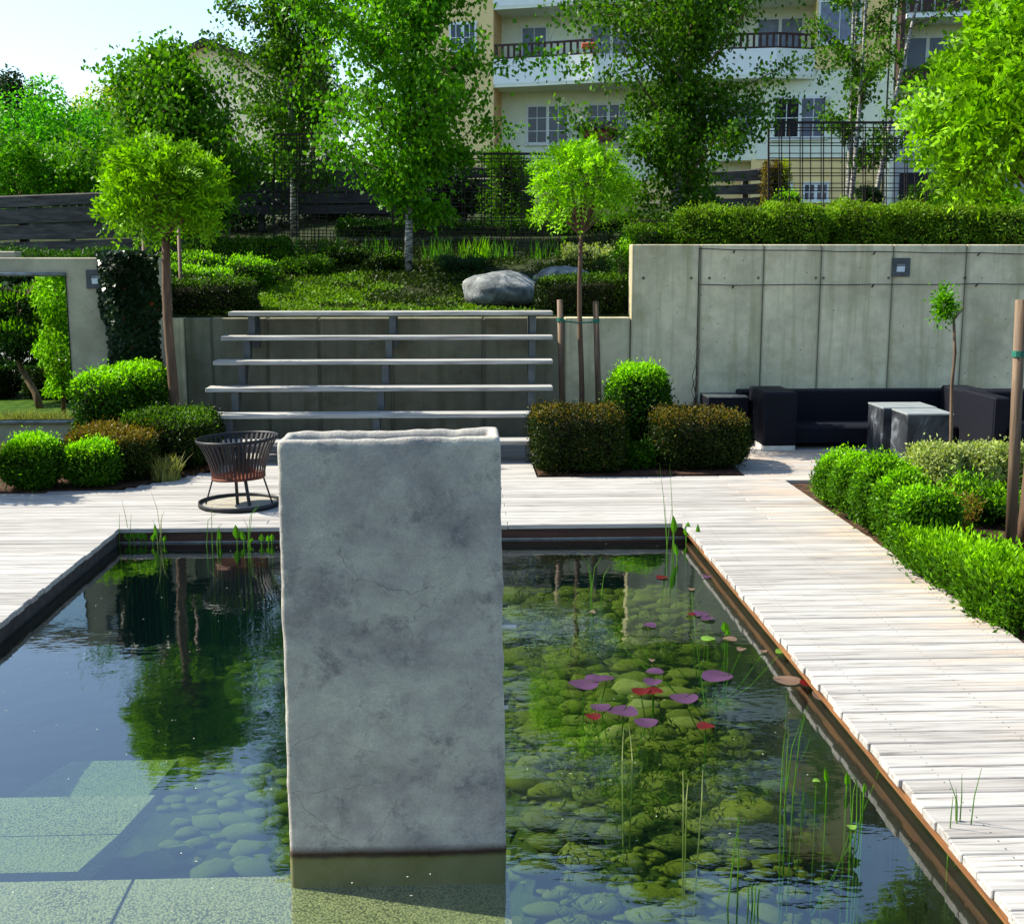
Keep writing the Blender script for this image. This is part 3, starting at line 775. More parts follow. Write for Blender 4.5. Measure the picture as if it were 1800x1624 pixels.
# ================================================================ GARDEN WALL
def wallpart(root, x0, x1, y0, y1, z0, z1, mat, name='panel', c=.008):
    mb = MB(); cx, cy = (x0 + x1) / 2, (y0 + y1) / 2
    mb.box(x0 - cx, x1 - cx, y0 - cy, y1 - cy, z0, z1, c=c); return mb.build(name, mat, root, loc=(cx, cy, 0))
wr = thing('retaining_wall', 'tall board-marked grey concrete retaining wall behind the black lounge', 'wall', (4, WY, 0))
wr.location = (0, 0, 0)
zt = P(1400, 430, WY).z
ed = [P(px, 600, WY).x for px in (1108, 1228, 1338, 1438, 1563, 1690)] + [6.9, 8.2]
for a, b in zip(ed[:-1], ed[1:]): wallpart(wr, a + .004, b - .004, WY, WY + .25, -.1, zt, M['wall'])
mb = MB(); mb.box(ed[0] + .02, 8.2, WY + .006, WY + .24, -.1, zt - .01); mb.build('core', M['walldark'], wr)
hb = MB()
for x in [P(px, 490, WY).x for px in (1131, 1215, 1247, 1333, 1434, 1447, 1562, 1696)]:
    z = P(1300, 489, WY).z; hb.tube([(x, WY - .003, z), (x, WY + .004, z)], .018, 10)
hb.build('tie_hole', M['walldark'], wr)
wm = thing('retaining_wall', 'lower grey concrete retaining wall running behind the tiered wooden bench', 'wall')
zm = P(700, 559, WY).z
ed = [P(px, 600, WY).x for px in (262, 325, 372, 470, 560, 688, 850, 992, 1108)]
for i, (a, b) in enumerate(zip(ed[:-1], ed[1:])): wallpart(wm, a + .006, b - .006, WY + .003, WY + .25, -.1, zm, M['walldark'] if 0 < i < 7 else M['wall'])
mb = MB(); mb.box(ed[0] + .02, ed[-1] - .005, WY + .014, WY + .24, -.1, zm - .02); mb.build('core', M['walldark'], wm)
YL = 13.1
wl = thing('garden_wall', 'grey concrete wall on the left holding the big mirror', 'wall')
zl = P(100, 453, YL).z; xm = P(124, 480, YL).x
wallpart(wl, -7.5, P(276, 450, YL).x, YL, YL + .2, -.1, zl, M['wallL'], 'panel', .01)
wallpart(wl, P(276, 450, YL).x - .2, P(276, 450, YL).x, YL + .201, YL + .6, -.1, zl, M['wallL'], 'return_panel', .01)
wallpart(wl, -8.0, P(32, 440, YL + .8).x, YL + .7, YL + .9, 1.7, P(10, 442, YL + .8).z, M['wallL'], 'coping', .01)
# mirror
mz0, mz1 = P(60, 737, YL).z, P(60, 486, YL).z; mx0, mx1 = -6.2, P(122, 600, YL).x
mr = thing('garden_mirror', 'large rectangular wall mirror showing a dark twisted pine and lawn', 'mirror', (mx0, YL, mz0))
mb = MB(); mb.box(0, mx1 - mx0, -.014, -.010, 0, mz1 - mz0); mb.build('mirror_glass', M['mirror'], mr)
mb = MB(); mb.box(-.02, mx1 - mx0 + .008, -.011, -.002, -.01, mz1 - mz0 + .01); mb.build('backing', M['black'], mr)
mb = MB(); mb.tube([(-.02, -.04, mz1 - mz0 + .022), (mx1 - mx0 + .02, -.04, mz1 - mz0 + .022)], .022, 10); mb.build('top_rail', M['steel'], mr, True)
mb = MB(); mb.box(-.02, mx1 - mx0 + .02, -.05, -.003, -.045, -.008, c=.006); mb.build('bottom_rail', M['steel'], mr)
# recessed wall lamps
def lamp(name, label, px, py, Yw, w):
    c = P(px, py, Yw); t = thing(name, label, 'wall lamp', (c.x, Yw - .002, c.z), 0, 'square lamps set in the garden walls'); h = w / 2
    mb = MB()
    for a in ((-h, h, -h, -h * .55), (-h, h, h * .45, h), (-h, -h * .5, -h * .55, h * .45), (h * .5, h, -h * .55, h * .45)): mb.box(a[0], a[1], -.018, 0, a[2], a[3])
    mb.build('face_plate', M['steelgrey'], t)
    mb = MB(); mb.box(-h * .5, h * .5, -.006, -.001, -h * .55, h * .45); mb.build('recess', M['black'], t)
    mb = MB(); mb.add([(-h * .46, -.008, -h * .5), (h * .46, -.008, -h * .5), (h * .46, -.016, h * .12), (-h * .46, -.016, h * .12)], [(0, 1, 2, 3)]); mb.build('reflector', M['lampglass'], t)
    mb = MB(); mb.bar((-h * .46, -.012, h * .28), (h * .46, -.012, h * .28), .006, .02); mb.build('louvre', M['steel'], t)
lamp('wall_lamp', 'square recessed lamp on the tall wall above the black lounge', 1583, 470, WY, .205)
lamp('wall_lamp', 'square recessed lamp beside the ivy on the mirror wall', 169, 491, YL, .20)
# wires and climber on the tall wall
wt = thing('wire_trellis', 'thin rusty climbing wires fixed across the tall concrete wall', 'trellis')
zz = [(P(1226, 437, WY).z, P(1800, 446, WY).z), (P(1226, 500, WY).z, P(1800, 498, WY).z)]
xv = P(1226, 500, WY).x; yy = WY - .05
for a, b in zz:
    pts = [(xv + (6.6 - xv) * i / 10, yy, a + (b - a) * i / 10 - .012 * math.sin(PI * ((i * .37) % 1))) for i in range(11)]
    mb = MB(); mb.tube(pts, .0055, 5); mb.build('wire', M['rebar'], wt)
    for i in (1, 5, 8):
        q = pts[i]; mb = MB(); mb.tube([(q[0], WY, q[2] - .03), (q[0], yy, q[2] - .004)], .009, 6); mb.build('wire_holder', M['rebar'], wt)
mb = MB(); mb.tube([(xv, yy, zz[0][0] + .01), (xv + .004, yy, 1.0), (xv, yy, .3)], .006, 5); mb.build('upright_wire', M['rebar'], wt)
cl = MB()
for s in range(4):
    pts = [Vector((xv + rnd.uniform(-.12, .04), WY - .07, 0))]
    for i in range(9): pts.append(Vector((xv + math.sin(i * 1.3 + s * 2) * .05 * (1 - i / 9) + rnd.uniform(-.02, .02) - (.06 * (s > 1)) * (1 - i / 9), WY - .06 + rnd.uniform(-.01, .01), (i + 1) * (.14 - .025 * s))))
    cl.tube(pts, [.009 * (1 - i / 11) for i in range(10)], 4)
tag(cl.build('climbing_stem', M['bark']), 'bare twisted climber stems on the upright wire of the tall wall', 'climber')

# ================================================================ TIERED BENCH
bn = thing('tiered_bench', 'tiered wooden bench of long boards on steel stringers against the low wall', 'bench')
top = [(548, 13.05), (591, 12.80), (634, 12.55), (681, 12.28), (728, 12.00), (776, 11.72)]
ends = [(402, 972), (388, 972), (374, 972), (361, 972), (372, 974), (372, 976)]
LV = []
for (py, Yb), (xa, xb) in zip(top, ends):
    z = P(700, py, Yb).z; a = P(xa, py, Yb).x; b = P(xb, py, Yb).x; LV.append((Yb, z))
    for q in range(2):
        mb = MB(); cx = (a + b) / 2; w = .125
        mb.box(a - cx - rnd.uniform(0, .01), b - cx, -w / 2, w / 2, -.042, 0, c=.004)
        mb.build('bench_board', M['benchwood'], bn, loc=(cx, Yb + w / 2 + q * (w + .008), z))
for pxs in ((442, 432, 422, 408, 396, 390), (690, 683, 676, 667, 658, 655), (937, 936, 935, 934, 933, 932)):
    mb = MB(); sx = [P(p, 600, LV[i][0]).x for i, p in enumerate(pxs)]
    for i in range(6):                                        # a bracket under each board, sloping back to the stringer
        Y0, z0 = LV[i]; x = sx[i]; zb = LV[i + 1][1] if i < 5 else 0.0; Yn = LV[i + 1][0] if i < 5 else Y0
        w = .035
        q = [(x - w, Y0 + .03, z0 - .043), (x - w, Y0 + .25, z0 - .043), (x - w, Y0 + .16, zb), (x - w, Y0 + .03, zb)]
        mb.add(q + [(a + 2 * w, b, c) for a, b, c in q], [(0, 1, 2, 3), (7, 6, 5, 4), (0, 4, 5, 1), (1, 5, 6, 2), (2, 6, 7, 3), (3, 7, 4, 0)])
    mb.build('stringer', M['steelgrey'], bn)
    mb = MB(); x = sx[0]; mb.box(x - .045, x + .045, WY - .10, WY - .005, LV[0][1] - .4, LV[0][1] - .045); mb.build('bracket', M['steelgrey'], bn)

# ================================================================ CONCRETE PILLAR
pl = thing('concrete_pillar', 'hollow hand-trowelled grey concrete slab pillar standing in the pond', 'pillar', (0, 0, WZ))
mb = MB(); NX, NZ = 26, 90; Yf = 4.05; th = .235
zb = -.26 - WZ; ztp = P(680, 772, Yf).z - WZ
def edges(t):                                                  # left / right outline, t 0 bottom .. 1 top
    l = P(508 + (485 - 508) * t, 1495 - 725 * t, Yf).x; r_ = P(890 - 10 * t, 1495 - 725 * t, Yf).x
    l += .006 * noise.noise(Vector((t * 9, 3, 0))) + .003 * noise.noise(Vector((t * 30, 3, 0))); r_ += .006 * noise.noise(Vector((t * 8, 9, 0))) + .004 * noise.noise(Vector((t * 22, 9, 0)))
    return l, r_
RAD = .018
prof = []                                                      # closed plan ring in (s along width, depth d) with rounded corners
def ringpts(l, r_, y0, y1, rd, n=48, dp=10):
    out = []
    def corner(cx, cy, a0):
        for k in range(5): a = a0 + k * PI / 8; out.append((cx + math.cos(a) * rd, cy + math.sin(a) * rd))
    corner(l + rd, y0 + rd, PI); [out.append((l + rd + (r_ - l - 2 * rd) * i / n, y0)) for i in range(1, n)]
    corner(r_ - rd, y0 + rd, 1.5 * PI); [out.append((r_, y0 + rd + (y1 - y0 - 2 * rd) * i / dp)) for i in range(1, dp)]
    corner(r_ - rd, y1 - rd, 0); [out.append((r_ - rd - (r_ - l - 2 * rd) * i / n, y1)) for i in range(1, n)]
    corner(l + rd, y1 - rd, PI / 2); [out.append((l, y1 - rd - (y1 - y0 - 2 * rd) * i / dp)) for i in range(1, dp)]
    return out
rows = []
for k in range(NZ + 1):
    t = k / NZ; l, r_ = edges(min(1, max(0, (zb + (ztp - zb) * t) / ztp))); rows.append((l, r_, Yf, Yf + th, zb + (ztp - .03 - zb) * t, 0))
for a, (ins, dz) in enumerate(((.003, -.008), (.010, -.001), (.020, 0), (.032, -.006), (.038, -.02), (.042, -.06), (.044, -.16))):
    l, r_ = edges(1); rows.append((l + ins, r_ - ins, Yf + ins, Yf + th - ins, ztp + dz, 1 if a > 3 else 0))
vs = []; 
for (l, r_, y0, y1, z, inn) in rows:
    for (x, y) in ringpts(l, r_, y0, y1, RAD if not inn else .012):
        nn = Vector((x * 3, y * 3, z * 3)); d = .006 * noise.noise(nn) + .003 * noise.noise(nn * 5) + .0015 * noise.noise(nn * 14)
        rise = (.008 * noise.noise(Vector((x * 5, 1, 0))) + .005 * noise.noise(Vector((x * 17, 4, y * 8)))) * (1 if z > ztp - .05 else 0) + (.012 * (x + .3) if z > ztp - .05 else 0)
        vs.append((x, y + (d if y < Yf + th / 2 else -d), z + rise))
n = len(vs) // len(rows); fs = []
for k in range(len(rows) - 1):
    for j in range(n):
        a = k * n + j; b = k * n + (j + 1) % n; fs.append((a, b, b + n, a + n))
fs.append(tuple(range((len(rows) - 1) * n, len(rows) * n)))
mb.add(vs, fs); mb.build('trough_slab', M['pillar'], pl, True)
for (px, py, w) in ((893, 1096, .05), (887, 1236, .02)):
    q = P(880, py, Yf + th * .6); mb = MB(); mb.tube([(edges(.5)[1] - .01, Yf + .1, q.z - WZ), (edges(.5)[1] + w, Yf + .1, q.z - WZ)], .008, 8); mb.build('outlet_pipe', M['whitefoot'], pl)

# ================================================================ FIRE BASKET
cx_, cy_ = (G(350, 888).x + G(492, 888).x) / 2, 9.76
fb = thing('fire_basket', 'rusty black iron fire basket on thin legs standing in a round dish', 'fire basket', (cx_, cy_, 0))
rd = (G(492, 888).x - G(350, 888).x) / 2
mb = MB(); mb.ring((0, 0, .004), rd - .012, .012, .035, 48); mb.build('dish_rim', M['black'], fb, True)
mb = MB(); mb.prism([(math.cos(2 * PI * i / 40) * (rd - .012), math.sin(2 * PI * i / 40) * (rd - .012)) for i in range(40)], .004, .012); mb.build('dish', M['ash'], fb)
zb_, zt_ = .235, .555; rb, rt = .212, .325
TL = .03
def rp(t): return rb + (rt - rb) * (t ** 1.7)
for i in range(44):
    a = 2 * PI * (i + .5) / 44; mb = MB(); q = []
    for k in range(7):
        t = k / 6; r_ = rp(t) if t > .001 else rb; zc = zb_ + (zt_ - zb_) * t + TL * math.cos(a) * r_ * 1.4
        for s in (-1, 1):
            w = .0105; q.append((math.cos(a) * r_ - math.sin(a) * s * w, math.sin(a) * r_ + math.cos(a) * s * w, zc))
    qo = [(x * 1.012, y * 1.012, z) for x, y, z in q]; f = []
    for k in range(6):
        b = k * 2; f += [(b, b + 1, b + 3, b + 2), (b + 16, b + 14, b + 17 - 1 + 1, b + 17) if False else (b + 14, b + 16, b + 17, b + 15), (b, b + 2, b + 16, b + 14), (b + 1, b + 15, b + 17, b + 3)]
    mb.add(q + qo, f); mb.build('slat', M['basket'], fb)
mb = MB(); mb.ring((0, 0, zt_ - .012), rt, .008, .026, 56, tilt=TL * 1.4); mb.build('top_band', M['black'], fb, True)
mb = MB(); mb.ring((0, 0, zb_ - .004), rb, .007, .02, 48, tilt=TL * 1.4); mb.build('bottom_band', M['basket'], fb, True)
mb = MB(); mb.prism([(math.cos(2 * PI * i / 30) * rb, math.sin(2 * PI * i / 30) * rb) for i in range(30)], zb_ - .002, zb_ + .004); mb.build('grate', M['basket'], fb)
for (a, w, r0, r1) in ((PI * 1.02, .010, rb * .97, rd * .82), (PI * -.02, .010, rb * .97, rd * .82), (PI * 1.44, .024, .06, .045), (PI * 1.75, .026, .09, .14)):
    mb = MB(); mb.bar((math.cos(a) * r1, math.sin(a) * r1, .012), (math.cos(a) * r0, math.sin(a) * r0, zb_), w, .012); mb.build('leg', M['black'], fb)

# ================================================================ LOUNGE
def cushionbox(root, name, x0, x1, y0, y1, z0, z1, c=.018):
    mb = MB(); mb.box(x0, x1, y0, y1, z0, z1, c=c); return mb.build(name, M['rattan'], root)
sf = thing('rattan_sofa', 'long black woven rattan sofa with block arms against the concrete wall', 'sofa', (0, 0, 0))
sx0, sx1 = G(1340, 793).x, P(1730, 700, 12.6).x
ya, yb = 12.36, 13.15; zs = P(1400, 690, ya).z; 
cushionbox(sf, 'arm', sx0, sx0 + .36, ya, yb - .1, .055, zs)
cushionbox(sf, 'backrest', sx0 - .10, sx1 + .25, yb - .1, yb + .12, .04, P(1500, 686, yb - .1).z)
cushionbox(sf, 'seat', sx0 + .362, sx1 - .30, ya + .14, yb - .102, .05, P(1500, 750, ya + .14).z)
cushionbox(sf, 'arm', sx1 - .298, sx1, ya + .10, yb - .1, .04, zs)
mb = MB(); mb.box(sx0 + .01, sx0 + .35, ya + .01, ya + .4, .002, .054); mb.build('plinth', M['whitefoot'], sf)
s2 = thing('rattan_armchair', 'black woven rattan armchair at the right end of the lounge', 'armchair', (0, 0, 0))
ax0 = P(1733, 700, 11.7).x
cushionbox(s2, 'arm', ax0, ax0 + .16, 11.5, 12.3, .04, P(1740, 697, 11.6).z)
cushionbox(s2, 'seat', ax0 + .162, ax0 + 1.2, 11.42, 12.1, .04, P(1740, 752, 11.5).z)
cushionbox(s2, 'backrest', ax0 + .162, ax0 + 1.2, 12.102, 12.35, .04, P(1740, 697, 11.6).z)
o2 = thing('side_cube', 'small black rattan cube stool left of the sofa', 'stool', (0, 0, 0))
qx0, qx1 = P(1243, 700, 12.9).x, P(1315, 700, 12.9).x
cushionbox(o2, 'body', qx0, qx1, 12.85, 13.3, .0, P(1280, 698, 12.85).z - .012, .01)
mb = MB(); mb.box(qx0 - .003, qx1 + .003, 12.847, 13.3, P(1280, 698, 12.85).z - .0115, P(1280, 698, 12.85).z, c=.004); mb.build('rim', M['steelgrey'], o2)
def cube(label, x0, x1, Yf_, dep, ztop):
    t = thing('stone_cube_table', label, 'table', (x0, Yf_, 0), 0, 'slate cube tables on the deck')
    mb = MB(); mb.box(0, x1 - x0, 0, dep, .003, ztop - .02, c=.008); mb.build('body', M['slate'], t)
    mb = MB(); mb.box(-.004, x1 - x0 + .004, -.004, dep + .004, ztop - .0195, ztop, c=.004); mb.build('table_top', M['slatetop'], t)
cube('polished dark slate cube table, the nearer one behind the rounded boxwoods', G(1590, 825).x, P(1672, 800, 11.2).x, 11.2, .42, P(1620, 727, 11.2).z)
cube('dark slate cube table, the farther one in front of the sofa seat', G(1548, 805).x, G(1548, 805).x + .55, 11.87, .45, P(1600, 716, 11.87).z)

# ================================================================ APARTMENT BUILDINGS
AL = R(13)
def bframe(px, Y0):
    o = P(px, 456, Y0); c, s = math.cos(-AL), math.sin(-AL)
    def B(qx, qy, v=0.0):                                      # sight line met with the plane v metres behind the facade line
        X, Y, Z = ray(qx, qy); nxv, nyv = math.sin(AL), math.cos(AL)      # outward-away normal
        t = (o.x * nxv + o.y * nyv + v) / (X * nxv + Y * nyv)
        p = (X * t - o.x, Y * t - o.y); return (p[0] * c + p[1] * s, EYE + Z * t)
    return o, B
def window(root, u0, u1, z0, z1, v, sashes=2, rows=3, cols=2, open_=None, deep=.10, mat=None):
    f = .055; mb = MB(); w = (u1 - u0) / sashes
    mb.box(u0 - .03, u1 + .03, v - .03, v + deep, z1 - f, z1 + .03); mb.box(u0 - .06, u1 + .06, v - .07, v + deep, z0 - .05, z0 + f)
    for k in range(sashes + 1):
        hw = f * (.9 if 0 < k < sashes else .6); cxx = u0 + k * w + (f * .5 if k == 0 else -f * .5 if k == sashes else 0); mb.box(cxx - hw, cxx + hw, v - .028, v + deep, z0 + f, z1 - f)
    for k in range(sashes):
        for q in range(1, cols): x = u0 + k * w + w * q / cols; mb.box(x - .012, x + .012, v - .025, v - .01, z0 + f, z1 - f)
    for q in range(1, rows): z = z0 + (z1 - z0) * q / rows; mb.box(u0, u1, v - .026, v - .0105, z - .012, z + .012)
    wo_ = mb.build('window', M['frame'], root)
    for k in range(sashes):
        mb = MB(); mb.box(u0 + k * w + .01, u0 + (k + 1) * w - .01, v - .008, v + .002, z0 + .03, z1 - .03); mb.build('pane', M['interior'] if open_ == k else (mat or M['glass']), wo_)
    return wo_
def part(root, name, mat, *b, c=0.0):
    mb = MB(); mb.box(*b, c=c); return mb.build(name, mat, root)
oA, B = bframe(868, 41)
A = thing('apartment_building', 'cream and white apartment block with rounded balconies behind the birches', 'building', (oA.x, oA.y, 0), -AL)
uL = B(742, 100)[0]; uR = B(1562, 100)[0]; u1 = B(1432, 100)[0]; zr = 18.6
st = B(900, 13)[1] - B(900, 150)[1]                            # storey height
rec = 1.3
part(A, 'end_wall', M['cream'], uL, 0, 0, 11, 2.0, zr)
uc = B(884, 200, rec)[0]
part(A, 'return_wall', M['tan'], 0.002, .02, .002, rec, 3.0, zr)
part(A, 'recessed_wall', M['whitewall'], .021, u1, rec, rec + .3, 2.0, zr)
zc0 = B(1480, 278)[1]; zcr = B(1480, 120)[1]
part(A, 'corner_wall', M['cream'], u1, uR, 0, 11, zcr, zr)
part(A, 'bay_wall', M['whitewall'], B(1330, 250)[0], uR, .05, 11, zc0, zcr - .003)
part(A, 'base_wall', M['cream'], B(1320, 300)[0], uR, .10, 11, 2.0, zc0 - .003)
part(A, 'plinth_band', M['whitewall'], .03, B(1320, 300)[0] - .01, rec - .05, rec, B(950, 272, rec)[1] - .9, B(950, 262, rec)[1])
part(A, 'base_wall', M['cream'], .03, B(1320, 300)[0] - .01, rec - .10, rec - .051, 2.0, B(950, 272, rec)[1] - .9)
part(A, 'roof', M['roof'], uL - .5, uR + .3, -.9, 11.5, zr, zr + .35)
# balconies: storey 1 visible, the next ones continue the facade upward
zb0 = B(900, 148)[1]; zt0 = B(900, 104)[1]
ub = B(1432, 120)[0]
for k in range(5):
    o_ = k * st; poly = [(0.0, .0), (.02, rec)] ; fr = [(0, 0), (1.2, -.12), (2.5, -.34), (3.4, -.50), (6.2, -.55), (7.3, -.55), (ub - 1.2, -.55), (ub, 0)]
    mb = MB(); T_ = .16
    for (a, b) in zip(fr[:-1], fr[1:]):
        mb.add([(a[0], a[1], zb0 + o_), (b[0], b[1], zb0 + o_), (b[0], b[1], zt0 + o_), (a[0], a[1], zt0 + o_),
                (a[0], a[1] + T_, zb0 + o_), (b[0], b[1] + T_, zb0 + o_), (b[0], b[1] + T_, zt0 + o_), (a[0], a[1] + T_, zt0 + o_)],
               [(0, 1, 2, 3), (7, 6, 5, 4), (3, 2, 6, 7), (0, 4, 5, 1)])
    mb.build('balcony_panel', M['brightpanel'], A)
    mb = MB(); mb.prism([(x, y + .01) for x, y in fr] + [(ub, rec - .003), (.022, rec - .003)], zb0 + o_ - .10, zb0 + o_ + .08); mb.build('balcony_slab', M['whitewall'], A)
    if k > 2: continue
    rh = B(900, 79)[1] - zt0
    for run in (fr[:4], fr[4:]):
        rl = MB(); q_ = [Vector((a[0], a[1] + .08, zt0 + o_)) for a in run]
        rl.tube([q + Vector((0, 0, rh)) for q in q_], .045, 4); rl.tube([q + Vector((0, 0, .04)) for q in q_], .035, 4)
        for A0, B0 in zip(q_[:-1], q_[1:]):
            nn = max(1, int((B0 - A0).length / .19))
            for i in range(nn): q = A0.lerp(B0, (i + .5) / nn); rl.bar(q + Vector((0, 0, .02)), q + Vector((0, 0, rh)), .08, .03)
        rl.build('railing', M['darkwood'], A)
    mr_ = MB(); A0 = Vector((3.4, -.45, zt0 + o_ - .25)); B0 = Vector((6.2, -.50, zt0 + o_ - .25))
    mr_.bar(A0 + Vector((0, 0, rh + .35)), B0 + Vector((0, 0, rh + .35)), .03, .04); mr_.bar(A0, B0, .03, .04)
    for i in range(24): q = A0.lerp(B0, i / 23); mr_.tube([q, q + Vector((0, -.12, .25)), q + Vector((0, 0, rh + .35))], .012, 4)
    mr_.build('metal_railing', M['steelgrey'], A)
# windows of the recess
a, z1_ = B(926, 186, rec); b, z0_ = B(1000, 253, rec); window(A, a, b, z0_, z1_, rec - .03)
a2 = B(1032, 200, rec)[0]; window(A, a2, a2 + (b - a), z0_, z1_, rec - .03)
a3 = B(1180, 200, rec)[0]
a4, z3 = B(1252, 176)[0], B(1290, 176)[1]; a5 = B(1327, 176)[0]; z4 = B(1290, 240)[1]
window(A, a3, a3 + (b - a), z0_, z1_, rec - .03)
part(A, 'bay_wall', M['whitewall'], B(1240, 200)[0], B(1330, 250)[0] - .003, .4, rec + .1, zc0, zb0 - .11)
window(A, a4 + .1, a5, z4, z3, .37, 2, 2, 2)
a6, z5 = B(1360, 172); a7, z6 = B(1452, 243); window(A, a6, a7, z6, z5, .02, 2, 2, 2, open_=0)
for k in range(4):
    o_ = k * st
    a, z1_ = B(916, 48, rec); b, _ = B(958, 48, rec); window(A, a, b + .1, z1_ - 1.9 + o_, z1_ + o_, rec - .03, 1, 1, 2, mat=M['curtain'])
    for pxa in (1036, 1180, 1330): ua = B(pxa, 48, rec)[0]; window(A, ua, ua + 1.5, z1_ - 1.9 + o_, z1_ + o_, rec - .03, 2, 1, 1, mat=M['curtain'])
    ua, zA = B(790, 42); ub_, zB = B(838, 92); window(A, ua, ub_, zB + o_, zA + o_, -.03, 2, 2, 2)
    ua, zA = B(1440, 2); ub_, zB = B(1512, 76); window(A, ua, ub_, zB + o_, zA + o_, -.04, 1, 1, 2, deep=.06, mat=M['curtain'])
# basement windows
for (xa, xb, n_) in ((1376, 1392, 1), (1412, 1456, 2)):
    ua, zA = B(xa, 322); ub_, zB = B(xb, 354); window(A, ua, ub_, zB, zA, .07, n_, 2, 2)
pc = thing('door_canopy', 'small dark canopy on red timber brackets at the apartment wall', 'canopy', (oA.x, oA.y, 0), -AL)
ua, zA = B(1016, 220, .6); ub_, _ = B(1085, 220, .6); zB = B(1016, 232, .6)[1]
part(pc, 'canopy_roof', M['roof'], ua, ub_, -.3, rec - .06, zB, zA); part(pc, 'beam', M['redwood'], ua + .25, ub_ - .2, -.1, rec - .08, zB - .28, zB - .004)
mb = MB(); q = B(1022, 98)[0]; mb.box(0, .45, -.12, .12, 0, .18, c=.03)
fl = mb.build('planter_box', M['terracotta']); fl.parent = None; fl.matrix_world = Matrix.Translation((oA.x, oA.y, 0)) @ Matrix.Rotation(-AL, 4, 'Z') @ Matrix.Translation((q + .1, -.70, zt0 + .12))
tag(fl, 'terracotta flower box hung on the metal balcony railing', 'flower box', )
# right-hand block
oB, B2 = bframe(1562, 36)
A2 = thing('apartment_building', 'darker apartment block at the right with brown wooden balcony', 'building', (oB.x, oB.y, 0), -AL)
uR2 = B2(1905, 60)[0] + 4
part(A2, 'wall', M['whitewall'], .004, uR2, 1.1, 9, 2.0, 15.4)
part(A2, 'side_pier', M['darkwood'], .004, .12, -.02, 1.098, B2(1570, 150)[1], 15.3)
part(A2, 'lower_wall', M['plinth'], .13, uR2, .9, 1.098, 2.0, B2(1600, 250)[1])
for k in range(3):
    o_ = k * 2.6; z0_ = B2(1600, 34)[1] + o_; z1_ = B2(1600, 26)[1] + o_; part(A2, 'balcony_slab', M['brightpanel'], .13, uR2, -.2, 1.09, z0_, z1_)
    for i in range(24): part(A2, 'balcony_board', M['darkwood'], .2 + i * .36, .2 + i * .36 + .31, -.2, -.16, z1_ + .03, z1_ + .95)
    part(A2, 'handrail', M['darkwood'], .13, uR2, -.24, -.12, z1_ + .96, z1_ + 1.05)
for k in range(2):
    o_ = k * 2.6; ua, zA = B2(1592, 66, 1.1); ub_, zB = B2(1650, 108, 1.1); window(A2, ua, ub_ + .3, zB - .5 + o_, zA + o_, 1.07, 2, 1, 1)
ua, zA = B2(1505, 300, .9); part(A2, 'garage_door', M['interior'], .3, 2.0, .86, .895, B2(1600, 352, .9)[1], B2(1600, 305, .9)[1]); part(A2, 'garage_door', M['curtain'], 2.3, 3.4, .86, .895, B2(1600, 352, .9)[1], B2(1600, 310, .9)[1])
part(A2, 'balcony_panel', M['darkwood'], .13, 5, .2, .3, B2(1600, 152)[1], B2(1600, 120)[1])
part(A2, 'roof', M['roof'], -.3, uR2 + .5, -.6, 9.5, 15.4, 15.7)
# gabled house behind the left birches
hY = 56.0; ap = P(357, 66, hY); hl = P(300, 110, hY); hr = P(560, 138, hY)
hs = thing('gabled_house', 'white gabled house with dark eaves half hidden by the left birches', 'house', (ap.x, hY, 0))
hwL = P(338, 100, hY).x - ap.x - 3.5; hwR = P(575, 138, hY).x - ap.x; sl_ = (ap.z - P(460, 104, hY).z) / (P(460, 104, hY).x - ap.x)
mb = MB(); yg = .7; d_ = 10
vs = [(hwL, yg, 3), (hwR - .5, yg, 3), (hwR - .5, yg, ap.z - sl_ * (hwR - .5) - .25), (0, yg, ap.z - .25), (hwL, yg, ap.z + sl_ * hwL * 1.4 - .25)]
vs = vs + [(a, d_, c) for a, b, c in vs]; mb.add(vs, [(4, 3, 2, 1, 0), (5, 6, 7, 8, 9), (0, 1, 6, 5), (1, 2, 7, 6), (2, 3, 8, 7), (3, 4, 9, 8), (4, 0, 5, 9)]); mb.build('wall', M['whitewall'], hs)
for (e, k) in ((hwR, -sl_), (hwL - .4, sl_ * 1.4)):
    mb = MB(); z_ = ap.z + abs(e) * (-sl_ if e > 0 else -sl_ * 1.4); s_ = 1 if e > 0 else -1
    mb.add([(0, 0, ap.z), (e, 0, z_), (e, d_ + .4, z_), (0, d_ + .4, ap.z), (0, 0, ap.z - .24), (e, 0, z_ - .24), (e, d_ + .4, z_ - .24), (0, d_ + .4, ap.z - .24)],
           [(0, 1, 2, 3), (7, 6, 5, 4), (0, 4, 5, 1), (1, 5, 6, 2), (2, 6, 7, 3), (3, 7, 4, 0)]); mb.build('roof', M['roof'], hs)
for (xa, ya_, xb, yb2) in ((362, 76, 371, 88), (391, 127, 403, 147)):
    p = P(xa, ya_, hY); q = P(xb, yb2, hY); window(hs, p.x - ap.x, q.x - ap.x, q.z, p.z, .68, 1, 1, 1, mat=M['interior'])

